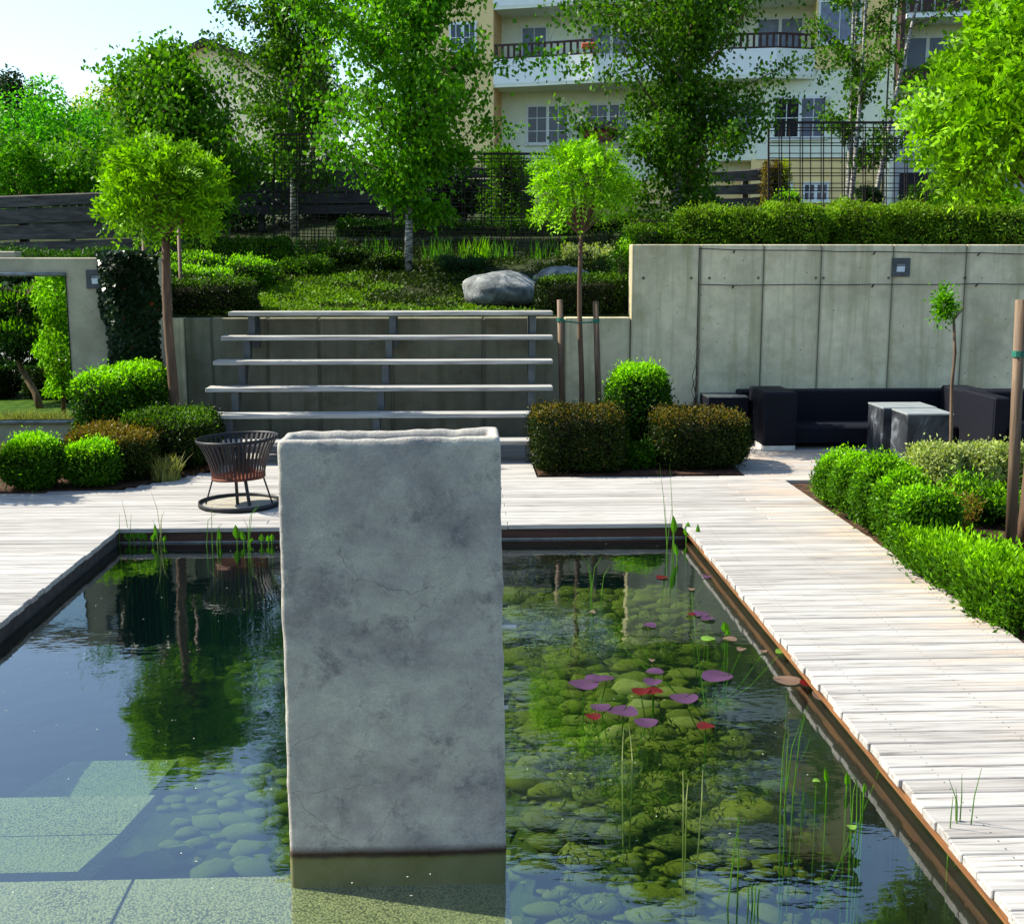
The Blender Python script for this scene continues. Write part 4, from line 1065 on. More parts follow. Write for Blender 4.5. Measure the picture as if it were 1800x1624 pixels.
# ================================================================ TIMBER FENCES, TRELLISES
def logs(name, label, x0, x1, Yw, rows, mat, thick=.14, post=2.2, posts=True, sag=0.0, group=None, dY=0.0):
    """rows: (y top left, y bottom left, y top right, y bottom right) in survey pixels"""
    t = thing(name, label, 'fence', (P(x0, 400, Yw).x, Yw, 0), 0, group); ox, oy = t.location.x, t.location.y; Yr = Yw + dY
    for (a, b, c, d) in rows:
        pts = []; p0 = P(x0, a, Yw); p1 = P(x0, b, Yw); p2 = P(x1, c, Yr); p3 = P(x1, d, Yr); K = 6; vs = []
        for k in range(K + 1):
            s = k / K; zt_ = p0.z + (p2.z - p0.z) * s + .02 * noise.noise(Vector((s * 4 + a, 0, 0))) + sag * math.sin(s * PI); zb_2 = p1.z + (p3.z - p1.z) * s + .02 * noise.noise(Vector((s * 4 + b, 5, 0)))
            x = p0.x + (p2.x - p0.x) * s - ox; yb_ = dY * s
            vs += [(x, yb_, zb_2), (x, yb_ + .01, zt_ - .02), (x, yb_ + .03, zt_), (x, yb_ + thick, zt_), (x, yb_ + thick, zb_2)]
        fs = [(0, 1, 2, 3, 4), tuple(K * 5 + i for i in (4, 3, 2, 1, 0))]
        for k in range(K):
            for i in range(5): j = (i + 1) % 5; fs.append((k * 5 + i, k * 5 + j, (k + 1) * 5 + j, (k + 1) * 5 + i))
        mb = MB(); mb.add(vs, fs); mb.build('board', mat, t)
    if posts:
        p0 = P(x0, rows[0][0], Yw); p2 = P(x1, rows[0][2], Yr); nP = max(2, int((p2.x - p0.x) / post) + 1); zbm = P(x0, rows[-1][1], Yw).z - .3
        for i in range(nP):
            s = (i + .3) / nP; mb = MB(); x = (p0.x + (p2.x - p0.x) * s) - ox; mb.box(x - .06, x + .06, dY * s + thick + .005, dY * s + thick + .12, zbm, p0.z + (p2.z - p0.z) * s - .05); mb.build('post', mat, t)
    return t
logs('sleeper_fence', 'old timber sleeper wall with thick horizontal beams at the far left', -40, 400, 19.0,
     [(346, 367, 330, 348), (370, 396, 352, 380), (398, 424, 384, 412), (428, 452, 415, 440)], M['sleeper'], .22)
logs('board_fence', 'dark brown board fence in the shade under the birches', 400, 940, 23.5,
     [(300, 318, 292, 312), (320, 338, 314, 334), (340, 358, 336, 356), (360, 378, 358, 374)], M['darkboard'], .08)
logs('board_fence', 'weathered sagging board fence right of the right birch trunk', 1180, 1385, 25.0,
     [(300, 322, 290, 316), (324, 344, 318, 340), (346, 362, 342, 362)], M['sleeper'], .08, sag=-.06)
def grid(name, label, x0, x1, yt, yb_, Yw, cx, cz, r_=.011, double=True, frame=True, dY=0.0, ytr=None, ybr=None, group='rusty steel grid trellises'):
    p0 = P(x0, yt, Yw); p1 = P(x0, yb_, Yw); p2 = P(x1, ytr or yt, Yw + dY); p3 = P(x1, ybr or yb_, Yw + dY)
    t = thing(name, label, 'trellis', (p0.x, Yw, 0), 0, group); o = Vector((p0.x, Yw, 0)); nb = 0
    cache = {}
    def rod(a, b, rr):
        nonlocal nb
        key = (round((b - a).x, 3), round((b - a).y, 3), round((b - a).z, 3), rr)
        if key not in cache: m_ = MB(); m_.tube([Vector(), b - a], rr, 4); cache[key] = m_.mesh('bar', M['rebar'])
        q = bpy.data.objects.new('bar', cache[key]); link(q, t); q.location = a - o
    for i in range(cx + 1):
        s = i / cx
        for e in ((0, .045) if double and 0 < i < cx and i % 2 else (0,)):
            a = p1.lerp(p3, s) + Vector((e, .0, 0)); b = p0.lerp(p2, s) + Vector((e, 0, 0)); rod(a, b, r_)
    for j in range(cz + 1):
        s = j / cz
        for e in ((0, .05) if double and 0 < j < cz and j % 2 == 0 else (0,)):
            a = p1.lerp(p0, s) + Vector((0, -.022, e)); b = p3.lerp(p2, s) + Vector((0, -.022, e)); rod(a, b, r_)
    if frame:
        rod(p0 + Vector((0, -.01, .01)), p2 + Vector((0, -.01, .01)), r_ * 2.6); rod(p1, p0, r_ * 2)
    return t
grid('steel_trellis', 'large steel grid trellis in front of the apartment windows at right', 1351, 1700, 217, 362, 22.0, 19, 11)
grid('steel_trellis', 'steel grid trellis behind the left slim birch trunk', 482, 574, 238, 440, 19.0, 7, 17, .009)
grid('steel_trellis', 'steel grid trellis with climber between the two middle birches', 690, 968, 272, 440, 19.6, 16, 13, .010)
grid('mesh_fence', 'low dark wire mesh fence along the top of the planted mound', 486, 1092, 405, 462, 17.6, 46, 5, .006, True, False, .4, 408, 478, group=None)

# ================================================================ BOULDERS, MOUND PLANTS
def rock(label, x0, x1, yt, yb_, Yw, dep, seed):
    p0 = P(x0, yb_, Yw); p1 = P(x1, yt, Yw); mb = MB(); K, N = 22, 36; vs = []; fs = []
    hx, hz_ = (p1.x - p0.x) / 2, (p1.z - p0.z) * .62
    for i in range(K + 1):
        th_ = PI * i / K
        for j in range(N):
            ph = 2 * PI * j / N; d = Vector((math.sin(th_) * math.cos(ph), math.sin(th_) * math.sin(ph), math.cos(th_)))
            f_ = 1 + .20 * noise.noise(d * 1.2 + Vector((seed, 0, 0))) + .09 * noise.noise(d * 3.1 + Vector((seed, 4, 0))) + .035 * noise.noise(d * 8 + Vector((seed, 4, 9)))
            vs.append((d.x * hx * f_, d.y * dep / 2 * f_, d.z * hz_ * f_))
    for i in range(K):
        for j in range(N): a = i * N + j; b = i * N + (j + 1) % N; fs.append((a, a + N, b + N, b))
    mb.add(vs, fs); tag(mb.build('boulder', M['boulder'], None, True, ((p0.x + p1.x) / 2, Yw + dep * .3, (p1.z + p0.z) / 2 - .02)), label, 'boulder', 'granite boulders on the mound')
rock('broad pale grey boulder just above the right end of the bench', 812, 952, 481, 538, 14.6, .9, 3)
rock('smaller bluish boulder behind the thin ball tree trunk', 940, 1038, 470, 500, 15.6, .7, 8)
# ground cover over the mound
n = 110000; X = rng.uniform(-4.0, 2.4, n); Y = rng.uniform(13.65, 19.5, n); q = np.stack([X, Y, np.zeros(n)], 1)
dn = lumps(q, 3.1, 2) + .5 * lumps(q, 9, 4) + rng.uniform(-.5, .5, n); q = q[dn > -.30]
q[:, 2] = [hz(x, y) for x, y, _ in q]; q[:, 2] += rng.uniform(0, .035, len(q)); m = len(q)
gm = np.where(lumps(q, 1.7, 6) + .6 * lumps(q, 5, 9) + (15.2 - q[:, 1]) * .22 + rng.uniform(-.15, .15, m) > .42, 1, 0)  # mask of the lit patch painted low on the mound
v = leaf_arrays(q, unit(m) + np.array([0, 0, .35]), unit(m) + np.array([0, 0, .8]), .05 * rng.uniform(.6, 1.3, m), .026, .2)
M['cover'] = leafmat('mound_ground_cover', (.010, .024, .004), (.045, .075, .009), .2); M['covergreen'] = leafmat('mound_lit_cover', (.05, .12, .006), (.14, .25, .015), .3)  # shaded and lit mound leaves, the light put into their colours
o = bpy.data.objects.new('ground_cover', leaf_mesh('ground_cover', v, [M['cover'], M['covergreen']], gm)); link(o); o['kind'] = 'stuff'
for i, (px, py, Y, h, lab, nn, mt) in enumerate((
        (585, 452, 18.0, .42, 'clump of sword-leaved iris left of the central birch', 80, 'iris'), (660, 456, 18.1, .38, 'iris clump just left of the white birch trunk', 60, 'iris'),
        (770, 462, 17.2, .42, 'bright iris clump just right of the white birch trunk', 70, 'iris'), (835, 466, 17.3, .42, 'bright iris clump above the broad boulder', 110, 'lime'),
        (880, 470, 17.6, .36, 'iris clump behind the broad boulder', 60, 'iris'), (958, 470, 17.8, .40, 'sparse iris clump behind the small boulder', 40, 'iris'),
        (520, 440, 18.2, .40, 'iris clump by the left slim birch trunk', 60, 'iris'))):
    p = P(px, py, Y); blades('iris_clump', lab, 'iris', (p.x, Y, hz(p.x, Y) - .02), int(nn * .8), h, M[mt], .24, .016, .25, 'iris clumps along the wire fence')

def S2(*a, **k): return shrub(*a, **k)
# dark / olive shrub at mound
S2('rosemary_bush', 'dark needle-leaved bush on the mound right of the birch trunk', 'shrub', 770, 860, 448, 16.2, .8, M['darkleaf'], hz(.1, 16.4) - .05, 5000, .05, asp=.2, p=2.4, lump=.1)
S2('saxifrage_bed', 'pale flowering low plants behind the small boulder', 'flowers', 985, 1085, 432, 16.8, .8, M['varieg'], hz(1.2, 17) - .05, 3500, .04, p=2.5, lump=.08)
# ---- hedges
for i, (px, py, Y, w_, lab) in enumerate(((600, 470, 17.0, .8, 'low dark shrub spreading left of the central birch trunk'), (680, 474, 16.6, .6, 'low dark shrub at the foot of the central birch'), (540, 470, 16.4, .7, 'low green cushion plant above the left of the bench'))):
    p = P(px, py, Y); me = shrub_mesh((w_, w_ * .8, .26), 3500, .045, M['yew'] if i < 2 else M['boxdull'], tip=M['boxdull'], tipp=.4, p=2.2, lump=.06); me.name = 'low_shrub'
    o = bpy.data.objects.new('low_shrub', me); link(o); o.location = (p.x, Y, hz(p.x, Y) - .05); tag(o, lab, 'shrub')
M2 = M['boxdull']
hp = [(1180, 1275, 361), (1268, 1345, 363), (1338, 1432, 359), (1444, 1535, 362), (1528, 1620, 364), (1612, 1705, 361), (1697, 1795, 360), (1790, 1860, 363)]
ht = thing('clipped_hedge', 'long bronze-tipped clipped hedge growing along the top of the tall wall', 'hedge')
for (a, b, t_2) in hp:
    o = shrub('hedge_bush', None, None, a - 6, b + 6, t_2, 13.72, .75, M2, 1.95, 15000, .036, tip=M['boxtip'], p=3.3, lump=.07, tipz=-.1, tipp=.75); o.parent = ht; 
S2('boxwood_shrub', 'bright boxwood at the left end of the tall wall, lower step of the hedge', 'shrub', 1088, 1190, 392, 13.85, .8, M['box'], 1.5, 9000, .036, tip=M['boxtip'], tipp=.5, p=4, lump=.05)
S2('boxwood_shrub', 'sprawling boxwood hanging down beside the end of the tall wall', 'shrub', 1076, 1118, 425, 13.65, .8, M['box'], 1.35, 7000, .036, tip=M['boxnewlit'], tipp=.5, p=3, lump=.07)
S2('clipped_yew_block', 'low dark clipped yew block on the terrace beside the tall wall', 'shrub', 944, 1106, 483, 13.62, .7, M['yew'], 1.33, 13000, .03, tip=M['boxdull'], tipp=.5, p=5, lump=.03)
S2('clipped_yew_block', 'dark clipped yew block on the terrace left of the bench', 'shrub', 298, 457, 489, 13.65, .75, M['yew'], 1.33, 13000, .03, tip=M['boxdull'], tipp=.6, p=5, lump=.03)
S2('boxwood_shrub', 'sunlit loose boxwood behind the left terrace yew block', 'shrub', 300, 425, 467, 14.6, .8, M['box'], 1.5, 9000, .036, tip=M['boxnewlit'], tipp=.6, p=3.2, lump=.06)
S2('boxwood_shrub', 'sunlit boxwood at the foot of the mound right of the left yew block', 'shrub', 405, 490, 455, 15.3, .8, M['box'], 1.6, 6000, .036, tip=M['boxnewlit'], tipp=.6, p=3.2, lump=.06)
S2('boxwood_shrub', 'second-tier boxwood row above the left terrace yew block', 'shrub', 290, 400, 448, 15.8, .7, M['box'], 1.7, 7000, .036, tip=M['boxnewlit'], tipp=.4, p=4, lump=.05)
S2('clipped_hedge', 'dark upper hedge left of the slim birch', 'hedge', 345, 470, 424, 17.4, .7, M2, 1.9, 9000, .04, tip=M['box'], tipp=.4, p=4.5, lump=.05)
S2('clipped_hedge', 'small dark hedge cube just left of the wire mesh fence', 'hedge', 455, 520, 418, 17.2, .7, M2, 1.9, 6000, .04, tip=M['box'], tipp=.4, p=4.5, lump=.05)
S2('clipped_hedge', 'low hedge strip running behind the top of the mirror wall', 'hedge', -60, 290, 440, 14.2, .7, M['box'], 1.75, 14000, .036, p=4.5, lump=.05)
hd = thing('clipped_hedge', 'long dark clipped hedge behind the mesh fence under the birches', 'hedge')
for (a, b, t_2) in ((600, 710, 388), (700, 812, 386), (802, 905, 388), (893, 1000, 384), (990, 1100, 376), (1090, 1200, 374)):
    o = shrub('hedge_bush', None, None, a, b, t_2, 20.5, .8, M['box'] if a < 900 else M2, 2.2, 7000, .045, tip=M['box'], p=4.5, lump=.05); o.parent = hd
S2('round_shrub', 'round dark shrub in front of the basement behind the right trellis', 'shrub', 1576, 1640, 327, 23.5, 1.0, M['box'], 2.9, 5000, .05, p=2.2, lump=.08)
S2('dwarf_spruce', 'small dark conifer beside the multi-stemmed birch', 'shrub', 1490, 1524, 326, 22.8, .5, M['darkleaf'], 2.8, 4000, .05, p=2.2, lump=.06)
S2('round_shrub', 'yellow-green shrub at the left foot of the right trellis', 'shrub', 1348, 1392, 336, 23.2, .8, M['box'], 2.9, 3500, .05, tip=M['boxnewlit'], p=2.2, lump=.08)
S2('loose_shrub', 'bright leafy shrub under the right ball tree behind the long hedge', 'shrub', 1640, 1790, 315, 16.5, 1.6, M['lime'], 2.2, 9000, .06, p=2.3, lump=.15, spread=.12)
S2('loose_shrub', 'leafy bush growing through the middle trellis below the left flat window', 'shrub', 852, 928, 256, 21.5, 1.2, M['birchleaf'], 2.4, 6500, .07, p=2.4, lump=.2, spread=.2)
for i, (px, pw_) in enumerate(((1332, 7), (1349, 8), (1362, 11))):
    S2('dwarf_conifer', ('thin brown conifer left of the right trellis, leftmost of three', 'brown dwarf conifer in the middle of the three by the right trellis', 'golden dwarf conifer at the corner post of the right trellis')[i], 'conifer', px - pw_, px + pw_, 281, 24.4, .4, M['yewtip'] if i < 2 else M['yellowleaf'], 2.7, 2200, .05, p=2.2, lump=.03)
# ---- left bed
S2('boxwood_shrub', 'tall bright boxwood block standing below the ivy column', 'shrub', 136, 232, 652, 11.6, .95, M['box'], 0.0, 14000, .036, tip=M['boxnewlit'], tipp=.85, tipz=.1, p=3.6, lump=.05)
S2('boxwood_shrub', 'tall rounded boxwood right of the block, next to the ball tree trunk', 'shrub', 196, 288, 641, 12.0, .9, M['box'], 0.0, 13000, .036, tip=M['boxnewlit'], tipp=.85, tipz=.1, p=3.0, lump=.05)
S2('yew_mound', 'low dark yew mound beside the foot of the bench', 'shrub', 212, 378, 722, 11.25, .95, M['yew'], 0.0, 20000, .03, tip=M['boxdull'], tipp=.75, tipz=.1, p=3.6, lump=.04)
S2('bronze_shrub', 'bronze-topped dark clipped shrub behind the two small box balls', 'shrub', 112, 274, 754, 10.75, .9, M['yew'], 0.0, 18000, .03, tip=M['yewtip'], tipp=.85, tipz=.1, p=4.0, lump=.03)
S2('box_ball', 'bright clipped box ball at the left edge of the photo', 'shrub', -6, 102, 766, 10.32, .54, M['box'], 0.0, 15000, .030, tip=M['boxnewlit'], tipp=1.0, tipz=.12, p=2.15, lump=.03)
S2('box_ball', 'bright clipped box ball, the one nearest the fire basket', 'shrub', 107, 206, 773, 10.42, .48, M['box'], 0.0, 13000, .030, tip=M['boxnewlit'], tipp=1.0, tipz=.12, p=2.15, lump=.03)
for (px, py, Y, h, lab, nn, r_) in ((292, 833, 10.95, .26, 'straw-tipped grass tuft at the foot of the dark yew mound', 260, .13), (20, 782, 11.4, .32, 'yellowish grass tuft at the left edge below the mirror', 300, .25), (112, 785, 11.3, .26, 'pale grass tuft behind the right box ball', 220, .2), (70, 770, 12.2, .2, 'dark low grasses under the mirror rail', 400, .5)):
    p = P(px, py, Y); blades('grass_tuft', lab, 'grass tuft', (p.x, Y, 0), nn, h, M['strawgrass'], r_, .008, .6, 'grass tufts in the left bed')
# fallen leaves by the bench foot
n = 90; c = G(352, 826); q = np.stack([c.x + rng.normal(size=n) * .09, c.y + rng.normal(size=n) * .16, rng.uniform(.008, .03, n)], 1)
M['litter'] = leafmat('orange_leaf_litter', (.30, .07, .01), (.40, .20, .06), .1)
o = bpy.data.objects.new('leaf_litter', leaf_mesh('leaf_litter', leaf_arrays(q, unit(n) * np.array([1, 1, .2]), unit(n) * .3 + np.array([0, 0, 1]), .035, .02), [M['litter']])); link(o); o['kind'] = 'stuff'
# ivy column
n = 9000; a = P(182, 500, YL); b = P(272, 500, YL); zt2 = P(200, 440, YL).z; s = rng.random(n); z = zt2 * (1 - s) + .75 * s
half = (b.x - a.x) / 2 * (1 - .22 * s + .06 * np.sin(z * 9)); xx = (a.x + b.x) / 2 + .04 * s + half * np.clip(rng.normal(size=n) * .5, -1.15, 1.15)
dep = .20 * np.sqrt(np.clip(1 - ((xx - (a.x + b.x) / 2) / (half * 1.15)) ** 2, 0.02, 1)) * (1.1 + .3 * np.sin(z * 7 + xx * 9)) * np.where(z > zt2 - .2, 1.1, .8)
q = np.stack([xx, YL - dep * rng.uniform(.55, 1.05, n), z], 1); ax = unit(n) * .7 + np.array([0, -.35, -.8]); nm = unit(n) * .5 + np.array([-.15, -1, .5])
v = leaf_arrays(q, ax, nm, .062 * rng.uniform(.6, 1.25, n), .058, .12); mi = np.where(rng.random(n) < .012, 2, 0)
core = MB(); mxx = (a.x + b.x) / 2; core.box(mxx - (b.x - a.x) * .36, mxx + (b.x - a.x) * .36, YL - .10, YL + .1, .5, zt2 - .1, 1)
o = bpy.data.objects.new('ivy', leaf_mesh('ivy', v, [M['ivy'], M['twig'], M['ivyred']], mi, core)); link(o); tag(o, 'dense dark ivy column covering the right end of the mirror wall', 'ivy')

# ---- middle beds by the bench
S2('clipped_yew_block', 'square dark yew block on the deck right of the bench', 'shrub', 936, 1097, 716, 11.0, .85, M['yew'], 0.0, 24000, .028, tip=M['yewtip'], tipp=.28, tipz=.05, p=6.5, lump=.025)
S2('clipped_yew_block', 'bronze-topped yew block next to the lounge', 'shrub', 1148, 1316, 721, 11.12, .85, M['yew'], 0.0, 24000, .028, tip=M['yewtip'], tipp=.42, tipz=.0, p=4.2, lump=.03)
S2('boxwood_column', 'upright bright boxwood between the two dark yew blocks', 'shrub', 1070, 1180, 641, 11.85, .6, M['box'], 0.0, 16000, .034, tip=M['boxnewlit'], tipp=.8, tipz=.0, p=3.2, lump=.04)
S2('boxwood_shrub', 'small low boxwood filling the gap between the yew blocks', 'shrub', 1082, 1158, 783, 11.25, .5, M['box'], 0.0, 7000, .032, p=2.6, lump=.04)
# ---- right bed
rb = [(1438, 1522, 797, 9.52, .36, 'first and farthest box cushion of the row beside the walkway'), (1470, 1556, 800, 9.02, .36, 'second box cushion from the far end of the walkway row'),
      (1506, 1618, 806, 8.50, .36, 'third and middle box cushion of the walkway row'), (1546, 1650, 828, 8.03, .34, 'fourth box cushion of the walkway row'), (1580, 1700, 856, 7.58, .38, 'fifth and nearest box cushion of the walkway row')]
for (a, b, t_2, Y, d, lab) in rb:
    S2('box_cushion', lab, 'shrub', a, b, t_2, Y, d, M['cushion'], -.02, 17000, .030, group='box cushions in a row beside the walkway', tip=M['boxnewlit'], tipp=.7, tipz=.15, p=2.15, lump=.03)
S2('variegated_shrub', 'pale yellow variegated shrub left half, in front of the slate cubes', 'shrub', 1608, 1692, 785, 9.9, .6, M['varieg'], 0, 9000, .034, p=2.6, lump=.05)
S2('variegated_shrub', 'pale yellow variegated shrub between the thin standard and the stake', 'shrub', 1676, 1758, 782, 10.0, .6, M['varieg'], 0, 9000, .034, p=2.6, lump=.05)
S2('variegated_shrub', 'pale yellow variegated shrub at the right edge behind the stake', 'shrub', 1744, 1840, 781, 10.0, .6, M['varieg'], 0, 9000, .034, p=2.6, lump=.05)
S2('spirea_shrub', 'loose green undergrowth left of the stake behind the box row', 'shrub', 1680, 1790, 862, 8.7, .8, M['box'], -.02, 8000, .045, tip=M['lime'], tipp=.5, p=2.4, lump=.10, spread=.10, asp=.35)
S2('spirea_shrub', 'bronze-leaved undergrowth beside the fifth box cushion', 'shrub', 1650, 1720, 880, 8.3, .6, M['yewtip'], -.02, 2500, .04, p=2.4, lump=.10, spread=.10, asp=.4)
S2('spirea_shrub', 'green undergrowth at the right edge behind the ball tree trunk', 'shrub', 1780, 1880, 870, 8.6, .8, M['box'], -.02, 6000, .045, tip=M['lime'], tipp=.5, p=2.4, lump=.10, spread=.10, asp=.35)
lh = [(1628, 1718, 950, 6.95, .75, 'far end of the low lime-green hedge beside the walkway, next to the box cushion'), (1688, 1790, 968, 6.5, .75, 'middle plant of the low lime-green hedge below the stake'),
      (1742, 1850, 985, 6.05, .8, 'nearest plant of the low lime-green hedge at the right edge')]
for (a, b, t_2, Y, d, lab) in lh:
    S2('privet_bush', lab, 'shrub', a, b + 20, t_2, Y, d, M['cushion'], -.02, 17000, .040, group='low lime-green hedge plants', tip=M['lime'], tipp=1.0, tipz=-.05, p=3.2, lump=.05, up=.9, asp=.42)

# ================================================================ TREES
TB = 'birches behind the garden walls'
def at_ground(px, Y, dz=0): x = P(px, 400, Y).x; return (x, Y, hz(x, Y) + dz)
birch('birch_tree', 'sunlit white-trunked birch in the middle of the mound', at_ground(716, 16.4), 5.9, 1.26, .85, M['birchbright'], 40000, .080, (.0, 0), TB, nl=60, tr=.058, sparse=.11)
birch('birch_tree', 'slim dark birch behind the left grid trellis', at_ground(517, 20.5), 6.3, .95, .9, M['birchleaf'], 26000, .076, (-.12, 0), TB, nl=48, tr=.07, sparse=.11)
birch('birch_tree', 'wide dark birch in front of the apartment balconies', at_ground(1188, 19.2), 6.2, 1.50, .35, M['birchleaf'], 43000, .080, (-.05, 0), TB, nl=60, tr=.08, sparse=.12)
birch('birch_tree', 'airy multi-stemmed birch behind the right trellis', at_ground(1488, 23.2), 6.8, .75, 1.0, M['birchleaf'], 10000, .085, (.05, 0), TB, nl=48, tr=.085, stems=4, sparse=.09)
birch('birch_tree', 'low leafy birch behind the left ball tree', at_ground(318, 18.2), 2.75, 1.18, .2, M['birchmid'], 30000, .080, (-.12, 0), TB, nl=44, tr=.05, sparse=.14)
BT = 'ball-headed trees'
c = P(286, 330, 12.3); bx = P(304, 700, 12.3)
ball_tree('ball_tree', 'ball-headed tree left of the bench on a tall brown trunk', (bx.x, 12.3, 0), c.z - .05, .57, M['robinia'], 1500, .060, .048, lean=(c.x - bx.x, 0), group=BT, barkm=M['barkred'], rz=.72)
c = P(1030, 328, 13.0); bx = P(1022, 710, 13.0)
ball_tree('ball_tree', 'lime-green airy ball-headed tree staked right of the bench', (bx.x, 13.0, 0), c.z, .52, M['lime'], 760, .052, .028, lean=(-.03, 0), group=BT, barkm=M['barkred'], rz=.98)
c = P(1768, 188, 7.95); bx = P(1797, 985, 7.9)
ball_tree('ball_tree', 'large near ball-headed tree at the right edge of the photo', (bx.x, 7.9, 0), c.z - .02, .82, M['robinia'], 3900, .058, .045, lean=(.02, 0), group=BT, barkm=M['barkred'], rz=.75, rach=.22)
def stake(label, px0, py0, px1, py1, Y, r_, tie=None):
    a = P(px0, py0, Y); b = P(px1, py1, Y); t = thing('tree_stake', label, 'stake', (b.x, Y, 0), 0, 'round wooden tree stakes')
    mb = MB(); mb.tube([(0, 0, 0), ((a.x - b.x) * .5, 0, a.z * .5), (a.x - b.x, 0, a.z)], [r_ * 1.05, r_, r_ * .95], 10); mb.build('pole', M['stake'], t, True)
    if tie:
        z = P(px0, tie, Y).z; x = (a.x - b.x) * z / a.z
        mb = MB(); mb.tube([(x, 0, z - .02), (x, 0, z + .02)], r_ * 1.15, 10); mb.build('green_tie', M['greentie'], t)
stake('wooden stake left of the thin ball tree trunk', 984, 527, 991, 712, 12.95, .034, 562)
stake('wooden stake right of the thin ball tree trunk', 1047, 530, 1055, 710, 12.95, .034, 564)
stake('tall thick stake with green tie in front of the right ball tree', 1794, 527, 1777, 966, 7.75, .036, 622)
mb = MB(); p = P(986, 564, 12.95); q = P(1048, 566, 12.95); mb.tube([p, (p + q) / 2 + Vector((0, -.03, -.015)), q], .008, 5)
tag(mb.build('tree_tie', M['greentie']), 'green rope tying the thin ball tree between its two stakes', 'rope')
for (px, Y, lab) in ((251, 13.6, 'pale stake behind the ivy, left of the ball tree trunk'), (314, 14.0, 'pale stake just right of the left ball tree trunk')):
    stake(lab, px, 398, px, 460, Y, .022)
# thin standard with a small head
b0 = G(1664, 858); tpz = P(1661, 560, b0.y).z; cz_ = P(1660, 537, b0.y)
sdt = thing('standard_tree', 'thin standard with a tiny leafy head in front of the concrete wall', 'tree', b0)
mb = MB(); mb.tube([(0, 0, 0), (.012, 0, tpz * .3), (-.01, 0, tpz * .6), (.0, 0, tpz * .8), (-.03, 0, tpz)], [.018, .016, .015, .014, .012], 7); mb.build('trunk', M['bark'], sdt, True)
mb = MB()
for i in range(9): limb(mb, (-.03, 0, tpz - .02), (math.cos(i * 2.4) * .6, math.sin(i * 2.4) * .6, .9), .16, .005, 3)
mb.build('limb', M['bark'], sdt)
n = 900; u = unit(n); q = np.array([cz_.x - b0.x, 0, cz_.z]) + u * (np.abs(rng.normal(size=n)) * .06 + .03)[:, None] * np.array([.8, .8, 1.25]) 
o = bpy.data.objects.new('crown', leaf_mesh('crown', leaf_arrays(q, u + unit(n) * .6, unit(n), .042 * rng.uniform(.6, 1.2, n), .02), [M['birchbright']])); link(o, sdt)
# far foliage at the left
fg = 'trees beyond the sleeper fence'
p = P(60, 262, 27); blob_tree('garden_tree', 'bright green bushy tree above the sleeper fence at the left edge', 'tree', (p.x, 27, p.z), 1.75, M['farleaf'], 16000, .10, group=fg, ground=hz(p.x, 27), squash=(1.1, 1, .8))
p = P(150, 268, 29); blob_tree('garden_tree', 'bright green bushy tree right of the first, above the sleeper fence', 'tree', (p.x, 29, p.z), 1.3, M['farleaf'], 10000, .10, group=fg, ground=hz(p.x, 29))
p = P(30, 305, 22); blob_tree('elder_bush', 'mid green bush leaning over the sleeper fence at the left edge', 'shrub', (p.x, 22, p.z), .75, M['birchbright'], 5000, .08, group=fg, ground=hz(p.x, 22))
p = P(120, 308, 22); blob_tree('elder_bush', 'mid green bush directly behind the top beam of the sleeper fence', 'shrub', (p.x, 22, p.z), .7, M['birchbright'], 5000, .08, group=fg, ground=hz(p.x, 22))
p = P(205, 222, 31); blob_tree('yellow_tree', 'yellow-green flowering tree between the far trees and the low birch', 'tree', (p.x, 31, p.z), 1.15, M['yellowleaf'], 6500, .09, group=fg, ground=hz(p.x, 31))
p = P(20, 205, 42); blob_tree('dark_tree', 'distant dark tree showing over the left edge trees', 'tree', (p.x, 42, p.z), 1.5, M['darkleaf'], 6000, .13, group=fg, ground=hz(p.x, 42))
p = P(400, 330, 24); blob_tree('dark_tree', 'dark bush filling the shade behind the low birch', 'tree', (p.x, 24, p.z), 1.5, M['darkleaf'], 9000, .10, group=fg, ground=hz(p.x, 24), squash=(1.3, 1, .8))
p = P(610, 330, 25); blob_tree('dark_tree', 'dark bush behind the central birch crown', 'tree', (p.x, 25, p.z), 1.5, M['darkleaf'], 9000, .10, group=fg, ground=hz(p.x, 25), squash=(1.4, 1, .7))
p = P(545, 120, 46); blob_tree('dark_tree', 'tall dark conifer-like tree behind the slim birch beside the house roof', 'tree', (p.x, 46, p.z), 1.7, M['darkleaf'], 7000, .14, group=fg, ground=hz(p.x, 46), squash=(.6, .6, 1.6))
p = P(790, 345, 24); blob_tree('dark_tree', 'dark bush behind the middle trellis', 'tree', (p.x, 22.8, p.z), .7, M['darkleaf'], 5000, .09, group=fg, ground=hz(p.x, 22.8))

# ================================================================ POND PLANTS
def reed(label, px, py, n, hs, spread=.06, mat='reed', sag=0):
    c = G(px, py, WZ); t = thing('reed_clump', label, 'reeds', (c.x, c.y, WZ), 0, 'reed stalks standing in the pond')
    for i in range(n):
        h = hs[i % len(hs)] * rnd.uniform(.9, 1.1); x, y_ = rnd.uniform(-spread, spread), rnd.uniform(-spread, spread); dx, dy = rnd.uniform(-.14, .14) * h, rnd.uniform(-.1, .1) * h
        zb3 = bedz(c.x + x, min(8.9, c.y + y_)) - WZ
        mb = MB(); k2 = sag * rnd.uniform(.5, 1)
        mb.tube([(x * .6, y_ * .6, zb3), (x, y_, 0), (x + dx * .5, y_ + dy * .5, h * .6), (x + dx * (1 + k2 * 2), y_ + dy, h * (1 - k2 * .4))], [.0032, .003, .0022, .0008], 5); mb.build('stalk', M[mat], t)
    return t
